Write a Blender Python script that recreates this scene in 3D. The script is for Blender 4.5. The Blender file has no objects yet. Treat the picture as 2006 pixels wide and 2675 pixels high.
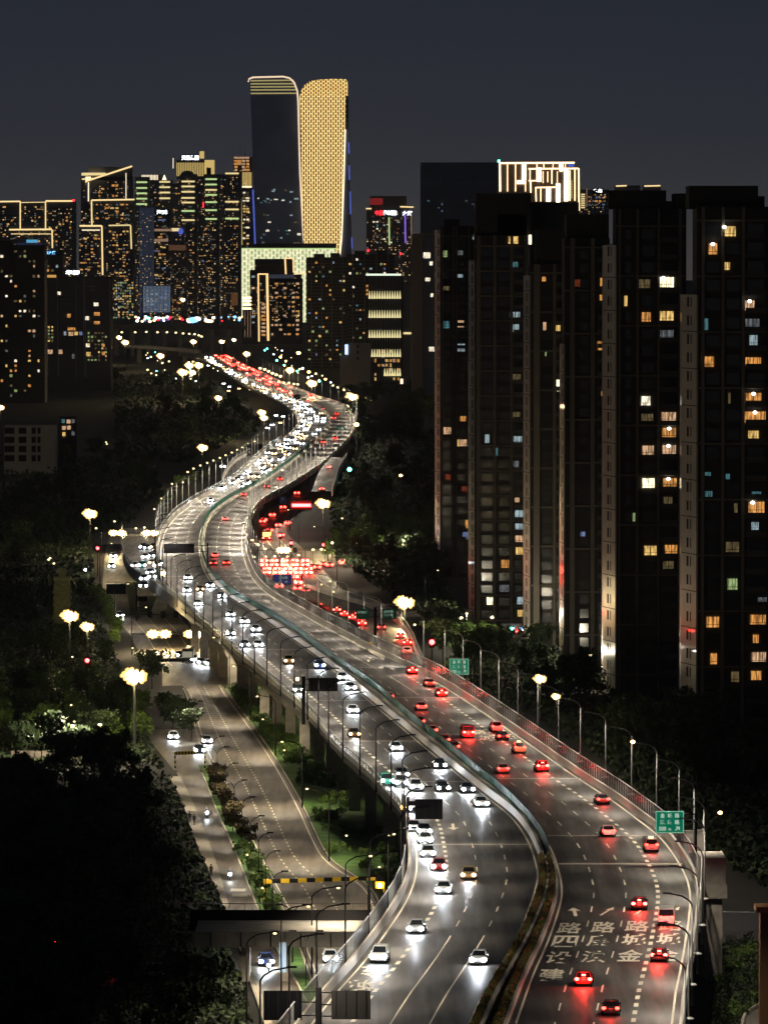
import bpy, bmesh, math, random
import numpy as np
from mathutils import Vector, Matrix
R = math.radians
_U = 'zeroth first second third fourth fifth sixth seventh eighth ninth tenth eleventh twelfth thirteenth fourteenth fifteenth sixteenth seventeenth eighteenth nineteenth'.split()
def nth(n):
    if n < 20: return _U[n]
    t, u = divmod(n, 10); return ('twentieth','thirtieth','fortieth')[t-2] if u == 0 else ('twenty','thirty','forty')[t-2]+'-'+_U[u]
random.seed(7); rng = np.random.default_rng(7)
S = bpy.context.scene
COL = S.collection

# ------------------------------------------------------------------ camera
F = 15000.0                      # focal length in photo pixels (photo 2006 x 2675)
CX, CY, HOR, HC = 1003.0, 1337.5, 700.0, 86.0
TH = math.atan((CY - HOR) / F)
cam = bpy.data.cameras.new('camera')
cam.sensor_fit = 'VERTICAL'; cam.sensor_height = 24.0; cam.sensor_width = 18.0
cam.lens = F / 2675.0 * 24.0
cam.clip_start = 1.0; cam.clip_end = 60000.0
camo = bpy.data.objects.new('camera', cam); COL.objects.link(camo)
camo.location = (0, 0, HC); camo.rotation_euler = (math.pi / 2 - TH, 0, 0)
S.camera = camo

# ------------------------------------------------------------------ night sky
wd = bpy.data.worlds.new('World'); S.world = wd; wd.use_nodes = True
nt = wd.node_tree; nt.nodes.clear()
out = nt.nodes.new('ShaderNodeOutputWorld'); bg = nt.nodes.new('ShaderNodeBackground')
tc = nt.nodes.new('ShaderNodeTexCoord'); sx = nt.nodes.new('ShaderNodeSeparateXYZ')
rp = nt.nodes.new('ShaderNodeValToRGB')
nt.links.new(tc.outputs['Generated'], sx.inputs[0]); nt.links.new(sx.outputs['Z'], rp.inputs[0])
e = rp.color_ramp.elements
e[0].position = 0.0; e[0].color = (.052, .047, .046, 1)
e[1].position = 1.0; e[1].color = (.005, .007, .011, 1)
for p, c in ((.008, (.041, .041, .045, 1)), (.022, (.028, .031, .040, 1)), (.050, (.019, .0235, .034, 1)), (.3, (.010, .013, .020, 1))):
    q = e.new(p); q.color = c
nz = nt.nodes.new('ShaderNodeTexNoise'); nz.inputs['Scale'].default_value = 9; nz.inputs['Detail'].default_value = 3
nt.links.new(tc.outputs['Generated'], nz.inputs['Vector'])
mr = nt.nodes.new('ShaderNodeMapRange'); mr.inputs[3].default_value = .80; mr.inputs[4].default_value = .98
nt.links.new(nz.outputs[0], mr.inputs[0])
nt.links.new(rp.outputs[0], bg.inputs[0]); nt.links.new(mr.outputs[0], bg.inputs[1]); nt.links.new(bg.outputs[0], out.inputs[0])
S.view_settings.view_transform = 'Standard'; S.view_settings.look = 'None'
S.view_settings.exposure = 0.2; S.view_settings.gamma = 1.0
S.cycles.use_denoising = True; S.cycles.max_bounces = 4; S.cycles.diffuse_bounces = 2; S.cycles.glossy_bounces = 2
S.cycles.transparent_max_bounces = 12; S.cycles.transmission_bounces = 2; S.cycles.volume_bounces = 0
S.cycles.sample_clamp_indirect = 3.0; S.cycles.sample_clamp_direct = 0; S.cycles.caustics_reflective = False
S.cycles.use_light_tree = True

# ------------------------------------------------------------------ photo pixel -> world
st, ct = math.sin(TH), math.cos(TH)
def ray(px, py):
    u, v = (px - CX) / F, (CY - py) / F
    return u, ct + v * st, -st + v * ct
def W(px, py, z=0.0):
    a, b, c = ray(px, py); t = (z - HC) / c
    return Vector((a * t, b * t, z))
def WD(px, py, D):
    a, b, c = ray(px, py); t = D / b
    return Vector((a * t, D, HC + c * t))
def YZ(py, z=10.0): return W(0, py, z).y

# ------------------------------------------------------------------ helpers
class MB:
    def __init__(s): s.v = []; s.f = []; s.m = []
    def add(s, vs, fs, m=0):
        n = len(s.v); s.v += [tuple(v) for v in vs]
        s.f += [tuple(i + n for i in f) for f in fs]; s.m += [m] * len(fs); return s
    def box(s, x0, x1, y0, y1, z0, z1, m=0):
        return s.add([(x0,y0,z0),(x1,y0,z0),(x1,y1,z0),(x0,y1,z0),(x0,y0,z1),(x1,y0,z1),(x1,y1,z1),(x0,y1,z1)],
                     [(0,3,2,1),(4,5,6,7),(0,1,5,4),(1,2,6,5),(2,3,7,6),(3,0,4,7)], m)
    def tube(s, pts, r, n=6, m=0, r1=None):
        pts = [Vector(p) for p in pts]; k = len(pts); base = len(s.v); r1 = r if r1 is None else r1
        for i, p in enumerate(pts):
            d = (pts[min(i+1,k-1)] - pts[max(i-1,0)]).normalized()
            a = Vector((0,0,1)) if abs(d.z) < .9 else Vector((1,0,0))
            u = d.cross(a).normalized(); w = d.cross(u); rr = r + (r1 - r) * i / max(1, k-1)
            for j in range(n):
                t = 2*math.pi*j/n; s.v.append(tuple(p + u*math.cos(t)*rr + w*math.sin(t)*rr))
        for i in range(k-1):
            for j in range(n):
                a = base+i*n+j; b = base+i*n+(j+1)%n; s.f.append((a,b,b+n,a+n)); s.m.append(m)
        s.f.append(tuple(base+j for j in range(n))[::-1]); s.f.append(tuple(base+(k-1)*n+j for j in range(n))); s.m += [m,m]
        return s
    def ball(s, c, r, m=0, sq=1.0, seg=8):
        base = len(s.v); rings = seg//2
        s.v.append((c[0],c[1],c[2]+r*sq))
        for i in range(1, rings):
            t = math.pi*i/rings
            for j in range(seg):
                p = 2*math.pi*j/seg; s.v.append((c[0]+r*math.sin(t)*math.cos(p), c[1]+r*math.sin(t)*math.sin(p), c[2]+r*sq*math.cos(t)))
        s.v.append((c[0],c[1],c[2]-r*sq)); L = len(s.v)-1
        for j in range(seg):
            s.f.append((base, base+1+j, base+1+(j+1)%seg)); s.m.append(m)
            o = base+1+(rings-2)*seg; s.f.append((L, o+(j+1)%seg, o+j)); s.m.append(m)
        for i in range(rings-2):
            for j in range(seg):
                a = base+1+i*seg+j; b = base+1+i*seg+(j+1)%seg; s.f.append((a,a+seg,b+seg,b)); s.m.append(m)
        return s
    def prism(s, poly, z0, z1, m=0):
        n = len(poly)
        return s.add([(x,y,z0) for x,y in poly]+[(x,y,z1) for x,y in poly],
                     [tuple(range(n))[::-1], tuple(range(n,2*n))]+[(i,(i+1)%n,(i+1)%n+n,i+n) for i in range(n)], m)
    def build(s, name, mats, parent=None, smooth=False):
        me = bpy.data.meshes.new(name); me.from_pydata(s.v, [], s.f)
        if not isinstance(mats, (list, tuple)): mats = [mats]
        for m in mats: me.materials.append(m)
        me.polygons.foreach_set('material_index', s.m)
        if smooth: me.polygons.foreach_set('use_smooth', [True]*len(s.f))
        me.update(); return link(name, me, parent)
def link(name, me, parent=None, loc=None):
    o = bpy.data.objects.new(name, me); COL.objects.link(o)
    if parent is not None: o.parent = parent
    if loc is not None: o.location = loc
    return o
def tag(o, label=None, cat=None, group=None, kind=None):
    if label: o['label'] = label
    if cat: o['category'] = cat
    if group: o['group'] = group
    if kind: o['kind'] = kind
    return o
def thing(name, label, cat, loc=(0,0,0), rz=0, group=None):
    o = bpy.data.objects.new(name, None); COL.objects.link(o); o.location = loc; o.rotation_euler = (0,0,rz)
    return tag(o, label, cat, group)
KIDS = {}
def kids(o):
    return KIDS.get(o.name) or KIDS.setdefault(o.name, [c for c in bpy.data.objects if c.parent == o])
def dup(o, loc, rz=0, label=None, group=None, sc=None, parent=None):
    r = o.copy(); COL.objects.link(r); r.location = loc; r.rotation_euler = (0,0,rz)
    if sc is not None: r.scale = (sc,)*3 if not hasattr(sc, '__len__') else sc
    if label: r['label'] = label
    if group: r['group'] = group
    if parent is not None: r.parent = parent
    for ch in kids(o):
        c = ch.copy(); COL.objects.link(c); c.parent = r
        for g in kids(ch):
            d = g.copy(); COL.objects.link(d); d.parent = c
    return r

# ------------------------------------------------------------------ materials
def mat(name, col, rough=.8, metal=0.0, spec=.5, noise=0.0, nscale=1.0, stretch=(1,1,1), bump=0.0, alpha=1.0, coat=0):
    m = bpy.data.materials.new(name); m.use_nodes = True; n = m.node_tree; b = n.nodes['Principled BSDF']
    b.inputs['Base Color'].default_value = (*col, 1); b.inputs['Roughness'].default_value = rough
    b.inputs['Metallic'].default_value = metal; b.inputs['Specular IOR Level'].default_value = spec
    b.inputs['Alpha'].default_value = alpha
    if coat: b.inputs['Coat Weight'].default_value = coat
    if noise or bump:
        t = n.nodes.new('ShaderNodeTexCoord'); mp = n.nodes.new('ShaderNodeMapping'); mp.inputs['Scale'].default_value = stretch
        z = n.nodes.new('ShaderNodeTexNoise'); z.inputs['Scale'].default_value = nscale; z.inputs['Detail'].default_value = 5
        n.links.new(t.outputs['Object'], mp.inputs[0]); n.links.new(mp.outputs[0], z.inputs['Vector'])
        r = n.nodes.new('ShaderNodeMapRange'); r.inputs[1].default_value = .3; r.inputs[2].default_value = .7
        r.inputs[3].default_value = 1-noise; r.inputs[4].default_value = 1+noise
        n.links.new(z.outputs[0], r.inputs[0])
        v = n.nodes.new('ShaderNodeMix'); v.data_type = 'RGBA'; v.blend_type = 'MULTIPLY'; v.inputs[0].default_value = 1
        v.inputs[6].default_value = (*col, 1); n.links.new(r.outputs[0], v.inputs[7]); n.links.new(v.outputs[2], b.inputs['Base Color'])
        if bump:
            bp = n.nodes.new('ShaderNodeBump'); bp.inputs['Strength'].default_value = bump; bp.inputs['Distance'].default_value = .2
            n.links.new(z.outputs[0], bp.inputs['Height']); n.links.new(bp.outputs[0], b.inputs['Normal'])
    return m
def emit(name, col, st, sample=True):
    m = bpy.data.materials.new(name); m.use_nodes = True; n = m.node_tree; b = n.nodes['Principled BSDF']
    b.inputs['Base Color'].default_value = (.02,.02,.02,1); b.inputs['Emission Color'].default_value = (*col, 1)
    b.inputs['Emission Strength'].default_value = st
    if not sample: m.cycles.emission_sampling = 'NONE'
    return m
def lin(r, g, b): return tuple(((c/255+.055)/1.055)**2.4 if c > 10 else c/255/12.92 for c in (r,g,b))
def winmat(name, col, st):
    """lit room seen through a window: curtains and furniture break the light up"""
    m = emit(name, col, st, False); n = m.node_tree; b = n.nodes['Principled BSDF']
    t = n.nodes.new('ShaderNodeTexCoord'); oi = n.nodes.new('ShaderNodeObjectInfo')
    mp = n.nodes.new('ShaderNodeMapping'); mp.inputs['Scale'].default_value = (5, 1, .7)
    ad = n.nodes.new('ShaderNodeVectorMath'); ad.operation = 'ADD'
    cb = n.nodes.new('ShaderNodeCombineXYZ'); mu = n.nodes.new('ShaderNodeMath'); mu.operation = 'MULTIPLY'; mu.inputs[1].default_value = 97
    n.links.new(oi.outputs['Random'], mu.inputs[0]); n.links.new(mu.outputs[0], cb.inputs[0]); n.links.new(mu.outputs[0], cb.inputs[1])
    n.links.new(t.outputs['Object'], mp.inputs[0]); n.links.new(mp.outputs[0], ad.inputs[0]); n.links.new(cb.outputs[0], ad.inputs[1])
    z = n.nodes.new('ShaderNodeTexNoise'); z.inputs['Scale'].default_value = 1.6; z.inputs['Detail'].default_value = 1
    n.links.new(ad.outputs[0], z.inputs['Vector'])
    r = n.nodes.new('ShaderNodeMapRange'); r.inputs[1].default_value = .38; r.inputs[2].default_value = .62; r.inputs[3].default_value = .35*st; r.inputs[4].default_value = 1.2*st
    n.links.new(z.outputs[0], r.inputs[0]); n.links.new(r.outputs[0], b.inputs['Emission Strength'])
    return m

def asphalt(name, c0, c1):
    m = mat(name, c0, .42, spec=.55); n = m.node_tree; b = n.nodes['Principled BSDF']
    t = n.nodes.new('ShaderNodeTexCoord')
    def nse(sc, sz, det, lo, hi, a, bb):
        mp = n.nodes.new('ShaderNodeMapping'); mp.inputs['Scale'].default_value = sc
        z = n.nodes.new('ShaderNodeTexNoise'); z.inputs['Scale'].default_value = sz; z.inputs['Detail'].default_value = det
        n.links.new(t.outputs['Object'], mp.inputs[0]); n.links.new(mp.outputs[0], z.inputs['Vector'])
        r = n.nodes.new('ShaderNodeMapRange'); r.inputs[1].default_value = lo; r.inputs[2].default_value = hi
        r.inputs[3].default_value = a; r.inputs[4].default_value = bb; n.links.new(z.outputs[0], r.inputs[0]); return r
    a = nse((.55, .012, 1), 1.0, 4, .32, .68, 0, 1)          # long wheel-track streaks
    c = nse((1, .25, 1), .35, 5, .3, .7, .66, 1.28)          # patches
    mx = n.nodes.new('ShaderNodeMix'); mx.data_type = 'RGBA'; mx.inputs[6].default_value = (*c0,1); mx.inputs[7].default_value = (*c1,1)
    n.links.new(a.outputs[0], mx.inputs[0])
    mm = n.nodes.new('ShaderNodeMix'); mm.data_type = 'RGBA'; mm.blend_type = 'MULTIPLY'; mm.inputs[0].default_value = 1
    n.links.new(mx.outputs[2], mm.inputs[6]); n.links.new(c.outputs[0], mm.inputs[7]); n.links.new(mm.outputs[2], b.inputs['Base Color'])
    rr = nse((.8, .05, 1), 1.0, 4, .3, .7, .40, .62); n.links.new(rr.outputs[0], b.inputs['Roughness'])
    return m
M = {}
M['asphalt'] = asphalt('asphalt', (.034,.032,.030), (.094,.087,.079))
M['asphalt2'] = asphalt('asphalt_surface_road', (.095,.082,.066), (.165,.143,.115))
M['paint'] = mat('road_paint', (.82,.77,.62), .6, noise=.2, nscale=3)
M['concrete'] = mat('concrete', (.36,.33,.29), .85, noise=.25, nscale=.7, stretch=(1,.2,1))
M['parapet'] = mat('parapet_concrete', (.52,.48,.42), .6, noise=.2, nscale=.5, stretch=(1,.2,1))
M['girder'] = mat('girder', (.17,.155,.14), .8, noise=.2, nscale=.4)
M['ground'] = mat('ground', (.013,.013,.011), .95, noise=.5, nscale=.06)
M['grass'] = mat('grass', (.06,.14,.025), .95, noise=.5, nscale=.5, bump=.6)
M['pave'] = mat('paving', (.42,.38,.31), .8, noise=.15, nscale=.8)
M['dark'] = mat('dark_metal', (.010,.010,.012), .8, spec=.2)
M['signdark'] = mat('sign_back_black', (.0035,.0035,.005), .9, spec=.1)
M['steel'] = mat('steel', (.25,.26,.26), .45, metal=.3)
M['polegrey'] = mat('pole_grey', (.06,.06,.058), .6)
M['galv'] = mat('galvanised', (.40,.42,.42), .5)
M['greenmesh'] = mat('green_screen', (.012,.105,.075), .6, noise=.2, nscale=.3)
M['glassp'] = mat('barrier_glass', (.30,.31,.31), .3, alpha=.28)
M['yellow'] = mat('yellow_paint', (.75,.48,.02), .6)
M['signg'] = mat('sign_green', (.0,.16,.085), .5); M['signb'] = mat('sign_blue', (.01,.03,.25), .5)
M['white'] = mat('white_paint', (.8,.8,.78), .5)
M['tyre'] = mat('tyre', (.015,.015,.015), .9)
M['carglass'] = mat('car_glass', (.012,.014,.016), .08, spec=.8)
CARC = {'white': (.72,.72,.70), 'silver': (.35,.36,.37), 'black': (.012,.012,.014), 'grey': (.10,.10,.11),
        'red': (.35,.02,.02), 'blue': (.02,.05,.20), 'brown': (.12,.07,.04), 'green': (.02,.22,.16), 'gold': (.42,.30,.14)}
for k, c in CARC.items(): M['car_'+k] = mat('car_paint_'+k, c, .3, coat=.5)
M['head'] = emit('headlight', (.88,.95,1.0), 75); M['headw'] = emit('headlight_warm', (1,.60,.25), 12)
M['headf'] = emit('headlight_far', (.92,.98,1.0), 26)
M['tail'] = emit('taillight', (1,.028,.018), 18); M['tailhot'] = emit('brakelight', (1,.032,.022), 55); M['tailf'] = emit('taillight_far', (1,.03,.02), 20)
M['lampw'] = emit('lamp_warm', (1,.80,.50), 60); M['lampc'] = emit('lamp_cool', (1,.80,.38), 2.6)
M['lampo'] = emit('lamp_orange', (1,.45,.10), 30); M['lampx'] = emit('flood_lamp', (1,.76,.38), 300); M['fringe'] = emit('lamp_fringe_glow', (1,.56,.15), 1.5)  # last one colours the drawn glow fringe round lamp cores
M['redl'] = emit('red_light', (1,.03,.03), 25); M['greenl'] = emit('green_light', (.1,1,.7), 12); M['amber'] = emit('amber_light', (1,.42,.06), 40)
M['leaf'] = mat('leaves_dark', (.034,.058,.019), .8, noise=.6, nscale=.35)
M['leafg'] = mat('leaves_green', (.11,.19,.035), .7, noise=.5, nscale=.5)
M['leafr'] = mat('leaves_rust', (.085,.065,.024), .8, noise=.5, nscale=1.2)
M['leafy'] = mat('leaves_yellow', (.30,.27,.03), .8, noise=.3, nscale=1.2)
M['bark'] = mat('bark', (.06,.05,.04), .9)
M['trim_gold'] = emit('trim_gold', lin(255,222,155), 1.15, False); M['trim_white'] = emit('trim_white', lin(255,236,200), 1.5, False)
M['trim_hot'] = emit('trim_hot', (1,.66,.33), 3.4, False)
M['trim_green'] = emit('trim_green', lin(195,222,150), .95, False); M['trim_yel'] = emit('trim_yellow', lin(245,220,155), .95, False)
M['trim_blue'] = emit('trim_blue', lin(90,110,220), .7, False); M['sign_white'] = emit('sign_white', (.88,.97,1), 5, False)
M['sign_red'] = emit('sign_red', (1,.02,.03), 3.5, False); M['sign_bluew'] = emit('sign_bluewhite', lin(120,190,255), 2.5, False)
WN = {}
for k, c, s in (('orange',(240,165,85),.75),('yellow',(250,205,120),.85),('white',(255,240,210),1.2),('cool',(190,215,222),.5),
                ('dim',(150,130,90),.30),('grey',(140,145,150),.35),('red',(180,80,50),.3),('peach',(245,195,150),.65),('hot',(255,240,190),2.2),
                ('lime',(185,210,140),.5),('teal',(110,175,185),.32),('blue',(140,160,215),.45)):
    WN[k] = winmat('window_'+k, lin(*c), s)
BULB = emit('room_bulb', (1,.93,.78), 8, False)

# ------------------------------------------------------------------ interpolation of the traced road edges
def pchip(x, y):
    x = np.array(x, float); y = np.array(y, float); h = np.diff(x); d = np.diff(y)/h
    m = np.zeros_like(y); m[0] = d[0]; m[-1] = d[-1]
    for i in range(1, len(x)-1):
        if d[i-1]*d[i] > 0:
            w1 = 2*h[i]+h[i-1]; w2 = h[i]+2*h[i-1]; m[i] = (w1+w2)/(w1/d[i-1]+w2/d[i])
    def f(q):
        q = np.clip(q, x[0], x[-1]); i = np.clip(np.searchsorted(x, q)-1, 0, len(h)-1)
        t = (q-x[i])/h[i]; return ((2*t**3-3*t**2+1)*y[i]+(t**3-2*t**2+t)*h[i]*m[i]+(-2*t**3+3*t**2)*y[i+1]+(t**3-t**2)*h[i]*m[i+1])
    return f
def edge(pts, z=10.0):
    P = sorted((W(p[0], p[1], p[2] if len(p) > 2 else z) for p in pts), key=lambda v: v.y)
    f = pchip([p.y for p in P], [p.x for p in P])
    def g(Y):
        w = .012*Y
        return float((f(Y-w)+f(Y-.5*w)+f(Y)+f(Y+.5*w)+f(Y+w))/5)
    return g
LLp = [(700,2830),(815,2675),(884,2588),(936,2531),(981,2474),(1026,2411),(1056,2365),(1080,2311),(1088,2275),(1089,2245),(1085,2212),(1082,2170),(1074,2134),
       (1054,2110),(1027,2082),(990,2038),(957,2010),(912,1970),(880,1938),(842,1888),(787,1836),(712,1776),(635,1712),(540,1628),(475,1574),(446,1535),(428,1500),
       (420,1455),(426,1411),(439,1378),(462,1350),(499,1322),(540,1298),(588,1272),(630,1245),(674,1202),(713,1168),(761,1138),(783,1112),(781,1091),(751,1062),
       (718,1043),(660,1014),(616,990),(578,966),(539,944),(501,930),(470,921)]
LIp = [(1140,2830),(1225,2675),(1252,2616),(1300,2534),(1338,2470),(1365,2416),(1387,2358),(1401,2311),(1405,2280),(1399,2255),(1391,2228),(1376,2192),(1352,2155),
       (1322,2122),(1282,2092),(1119,1961),(1047,1900),(971,1837),(929,1801),(869,1750),(800,1698),(731,1650),(677,1612),(623,1578),(581,1548),(548,1515),(530,1481),
       (522,1445),(522,1402),(533,1366),(551,1336),(585,1306),(624,1284),(684,1250),(732,1216),(780,1178),(829,1139),(850,1115),(855,1096),(841,1077),(803,1057),
       (760,1045),(722,1028),(684,1012),(636,987),(588,958),(549,932),(520,917)]
RIp = [(1295,2830),(1347,2675),(1395,2539),(1423,2478),(1445,2420),(1462,2365),(1468,2335),(1465,2305),(1459,2275),(1445,2230),(1424,2194),(1400,2164),(1382,2144),
       (1334,2096),(1262,2038),(1165,1957),(1087,1896),(1001,1820),(899,1748),(833,1701),(777,1657),(695,1606),(617,1563),(562,1510),(541,1469),(534,1436),
       (536,1399),(545,1363),(569,1335),(611,1305),(650,1284),(700,1257),(748,1222),(796,1184),(843,1144),(863,1117),(866,1096),(855,1075),(817,1055),(772,1041),
       (733,1025),(694,1009),(645,984),(596,955),(556,930),(526,916)]
ROp = [(1735,2830),(1754,2675),(1764,2593),(1778,2526),(1790,2454),(1799,2392),(1798,2311),(1786,2279),(1764,2241),(1721,2185),(1676,2150),(1599,2092),(1496,2025),
       (1400,1957),(1278,1873),(1199,1820),(1120,1772),(1045,1738),(985,1710),(940,1688),(896,1663),(837,1633),(783,1601),(725,1569),(686,1541),(656,1505),(641,1469),
       (632,1430),(633,1399),(638,1370),(650,1342),(672,1313),(732,1280),(805,1234),(835,1214),(864,1187),(893,1160),(920,1122),(925,1091),(912,1072),(880,1053),
       (829,1038),(780,1019),(732,999),(684,975),(636,954),(588,927),(559,916)]
LL, LI, RI, RO = edge(LLp), edge(LIp), edge(RIp), edge(ROp)
Y0, Y1 = YZ(2800), YZ(922)
def ysteps(a, b, s=.008):
    r = [a]
    while r[-1] < b: r.append(r[-1] + max(3.0, r[-1]*s))
    r[-1] = b; return r
YS = ysteps(Y0, Y1)
YG = YZ(2245)             # where the planted median begins (towards camera)
DZ = 10.0
def slab(name, fl, fr, ys, z, m, parent=None, zf=None):
    b = MB(); n = len(ys); k = 5
    for y in ys:
        xl, xr = fl(y), fr(y); zz = zf(y) if zf else z
        for i in range(k): b.v.append((xl+(xr-xl)*i/(k-1), y, zz))
    for i in range(n-1):
        for j in range(k-1): b.f.append((i*k+j, i*k+j+1, (i+1)*k+j+1, (i+1)*k+j)); b.m.append(0)
    return b.build(name, m, parent)
def sweep(mb, fx, prof, ys, m=0, zf=None):
    """closed profile [(dx,z)...] swept along the curve X = fx(Y)"""
    n = len(prof); base = len(mb.v)
    for y in ys:
        x = fx(y); dz = zf(y) if zf else 0
        for dx, z in prof: mb.v.append((x+dx, y, z+dz))
    for i in range(len(ys)-1):
        for j in range(n):
            a = base+i*n+j; b = base+i*n+(j+1)%n; mb.f.append((a,b,b+n,a+n)); mb.m.append(m)
    mb.f.append(tuple(base+j for j in range(n))[::-1]); mb.f.append(tuple(base+(len(ys)-1)*n+j for j in range(n))); mb.m += [m,m]
def band(mb, fx, dx0, dx1, y0, y1, z, m=0, step=None):
    ys = [y0, y1] if step is None else ysteps(y0, y1, step)
    base = len(mb.v)
    for y in ys: x = fx(y); mb.v += [(x+dx0, y, z), (x+dx1, y, z)]
    for i in range(len(ys)-1):
        a = base+2*i; mb.f.append((a,a+1,a+3,a+2)); mb.m.append(m)

# ------------------------------------------------------------------ ground and elevated road
g = MB(); g.add([(-9000,-200,-.05),(9000,-200,-.05),(9000,40000,-.05),(-9000,40000,-.05)], [(0,1,2,3)])
tag(g.build('ground', M['ground']), kind='structure')
EL = lambda y: LL(y)-.7
ER = lambda y: RO(y)+.7
ML = lambda y: LI(y)+.6
MR = lambda y: RI(y)-.6
dl = slab('road', EL, ML, YS, DZ, M['asphalt']); tag(dl, 'left elevated carriageway with oncoming traffic', kind='structure')
dr = slab('road', MR, ER, YS, DZ, M['asphalt']); tag(dr, 'right elevated carriageway with traffic driving away', kind='structure')
gb = MB()
sweep(gb, EL, [(-.55,DZ-.02),(-.55,DZ-.5),(.9,DZ-2.2),(3.5,DZ-2.3),(3.5,DZ-.02)], YS)
sweep(gb, ER, [(.55,DZ-.02),(.55,DZ-.5),(-.9,DZ-2.2),(-3.5,DZ-2.3),(-3.5,DZ-.02)], YS)
sweep(gb, ML, [(.3,DZ-.02),(.3,DZ-1.9),(-2.5,DZ-2.3),(-2.5,DZ-.02)], YS)
sweep(gb, MR, [(-.3,DZ-.02),(-.3,DZ-1.9),(2.5,DZ-2.3),(2.5,DZ-.02)], YS)
tag(gb.build('bridge_girder', M['girder']), kind='structure')

YL3 = YZ(1710)
def lanes(fl, fr, y, n, k):
    return fl(y)+(fr(y)-fl(y))*k/n
mk = MB()
for fa in (LL, LI, RI, RO):
    band(mk, fa, -.12, .12, Y0, YZ(1000), DZ+.004, step=.006)
for fl, fr, ck in ((LL, LI, 1), (RI, RO, 3)):
    y = Y0
    while y < YZ(1090):
        n = 4 if y < YL3 else 3
        for k in range(1, n):
            if n == 4 and k == ck: continue
            fx = lambda q, n=n, k=k: lanes(fl, fr, q, n, k)
            wd_ = .09 if y < 1500 else .12
            solid = fl is LL and y < YZ(2490) and k in (2, 3)
            solid = solid or (fl is RI and YZ(1818) < y < YZ(1700) and k == 2)
            band(mk, fx, -wd_, wd_, y, y+(15.0 if solid else 6.0), DZ+.004)
        y += 15
    y = Y0
    while y < YL3:
        fx = lambda q: lanes(fl, fr, q, 4, ck)
        band(mk, fx, -.24, .24, y, y+3.0, DZ+.004); y += 6
tag(mk.build('road_marking', M['paint']), 'white lane lines and dashes on the elevated road', kind='structure')
jt = MB()
for py in (2257,2183,2034,1918,1822,1744,1698,1603,1553,1506,1428): band(jt, RI, -.4, RO(YZ(py))-RI(YZ(py))+.4, YZ(py)-.5, YZ(py)+.9, DZ+.008)
for py in (2206,2042,1936,1830,1750,1697,1607,1555,1506,1428): band(jt, LL, -.4, LI(YZ(py))-LL(YZ(py))+.4, YZ(py)-.5, YZ(py)+.9, DZ+.008)
tag(jt.build('expansion_joint', mat('joint', (.42,.39,.33), .6)), kind='structure')

# painted words on the lanes
def word(txt, x, y, w, h, rz=0, z=DZ+.012, m='paint', parent=None, rx=0, name='road_lettering', obj=None, ext=0):
    cu = bpy.data.curves.new(name, 'FONT'); cu.body = txt; cu.size = 1; cu.align_x = 'CENTER'; cu.align_y = 'CENTER'; cu.offset = .02; cu.extrude = ext
    tmp = bpy.data.objects.new(name, cu); COL.objects.link(tmp)
    dg = bpy.context.evaluated_depsgraph_get(); dg.update(); me = bpy.data.meshes.new_from_object(tmp.evaluated_get(dg))
    bpy.data.objects.remove(tmp)
    co = np.zeros(len(me.vertices)*3); me.vertices.foreach_get('co', co); co = co.reshape(-1,3)
    if len(co) == 0: return None
    lo, hi = co.min(0), co.max(0); co -= (lo+hi)/2; sp = hi-lo
    co[:,0] *= w/max(sp[0],1e-3); co[:,1] *= h/max(sp[1],1e-3)
    me.vertices.foreach_set('co', co.ravel()); me.materials.clear(); me.materials.append(M[m] if isinstance(m, str) else m)
    o = link(name, me, parent); o.location = (x, y, z); o.rotation_euler = (rx, 0, rz)
    return o
def lanec(fl, fr, y, k, n=4): return lanes(fl, fr, y, n, k-.5)
for k, txt in ((1, ('路',2424),), (1, ('四',2459)), (1, ('设',2501)), (1, ('建',2547)), (2, ('路',2422)), (2, ('康',2457)), (2, ('滨',2499)),
               (3, ('路',2419)), (3, ('城',2454)), (3, ('金',2496)), (4, ('路',2417)), (4, ('城',2452)), (4, ('金',2494))):
    y = YZ(txt[1]); o = word(txt[0], lanec(RI, RO, y, k), y, 2.8, 11.0); sl = (RI(y+6)-RI(y-6))/12
    o.rotation_euler[2] = -math.atan(sl); tag(o, kind='structure')
for c_, py in (('城',2575),('金',2560-20)):
    y = YZ(py); o = word(c_, lanec(LL, LI, y, 1), y, 2.7, 10.0, rz=math.pi); tag(o, kind='structure')
am = MB()
def arrow(cx, y, s=1, diag=0, w=1.0, L=9.0, z=DZ+.012, flip=1):
    P = [(-.13,-.5),(.13,-.5),(.13,.12),(.5,.12),(0,.5),(-.5,.12),(-.13,.12)]
    q = [(cx+px_*w*1.6+diag*(py_+.5)*2.0-diag, y+py_*L*flip) for px_, py_ in P]
    am.add([(a,b,z) for a,b in q], [(0,1,2,6),(6,2,3,4,5)])
arrow(lanec(RI,RO,YZ(2382),1), YZ(2382))
for k in (2,3,4): arrow(lanec(RI,RO,YZ(2380),k), YZ(2380), diag=1.0, w=.6)
arrow(lanec(LL,LI,YZ(2160),2), YZ(2160), flip=-1)
for k in (3,4): arrow(lanec(RI,RO,YZ(1726),k), YZ(1726), L=7)
tag(am.build('road_arrow', M['paint']), 'painted lane arrows on the elevated road', kind='structure')
for k, c_, py in ((3,'路',1912),(4,'路',1908),(3,'城',1928),(4,'城',1924)):
    y = YZ(py); tag(word(c_, lanec(RI, RO, y, k), y, 2.7, 10.0), kind='structure')

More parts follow.
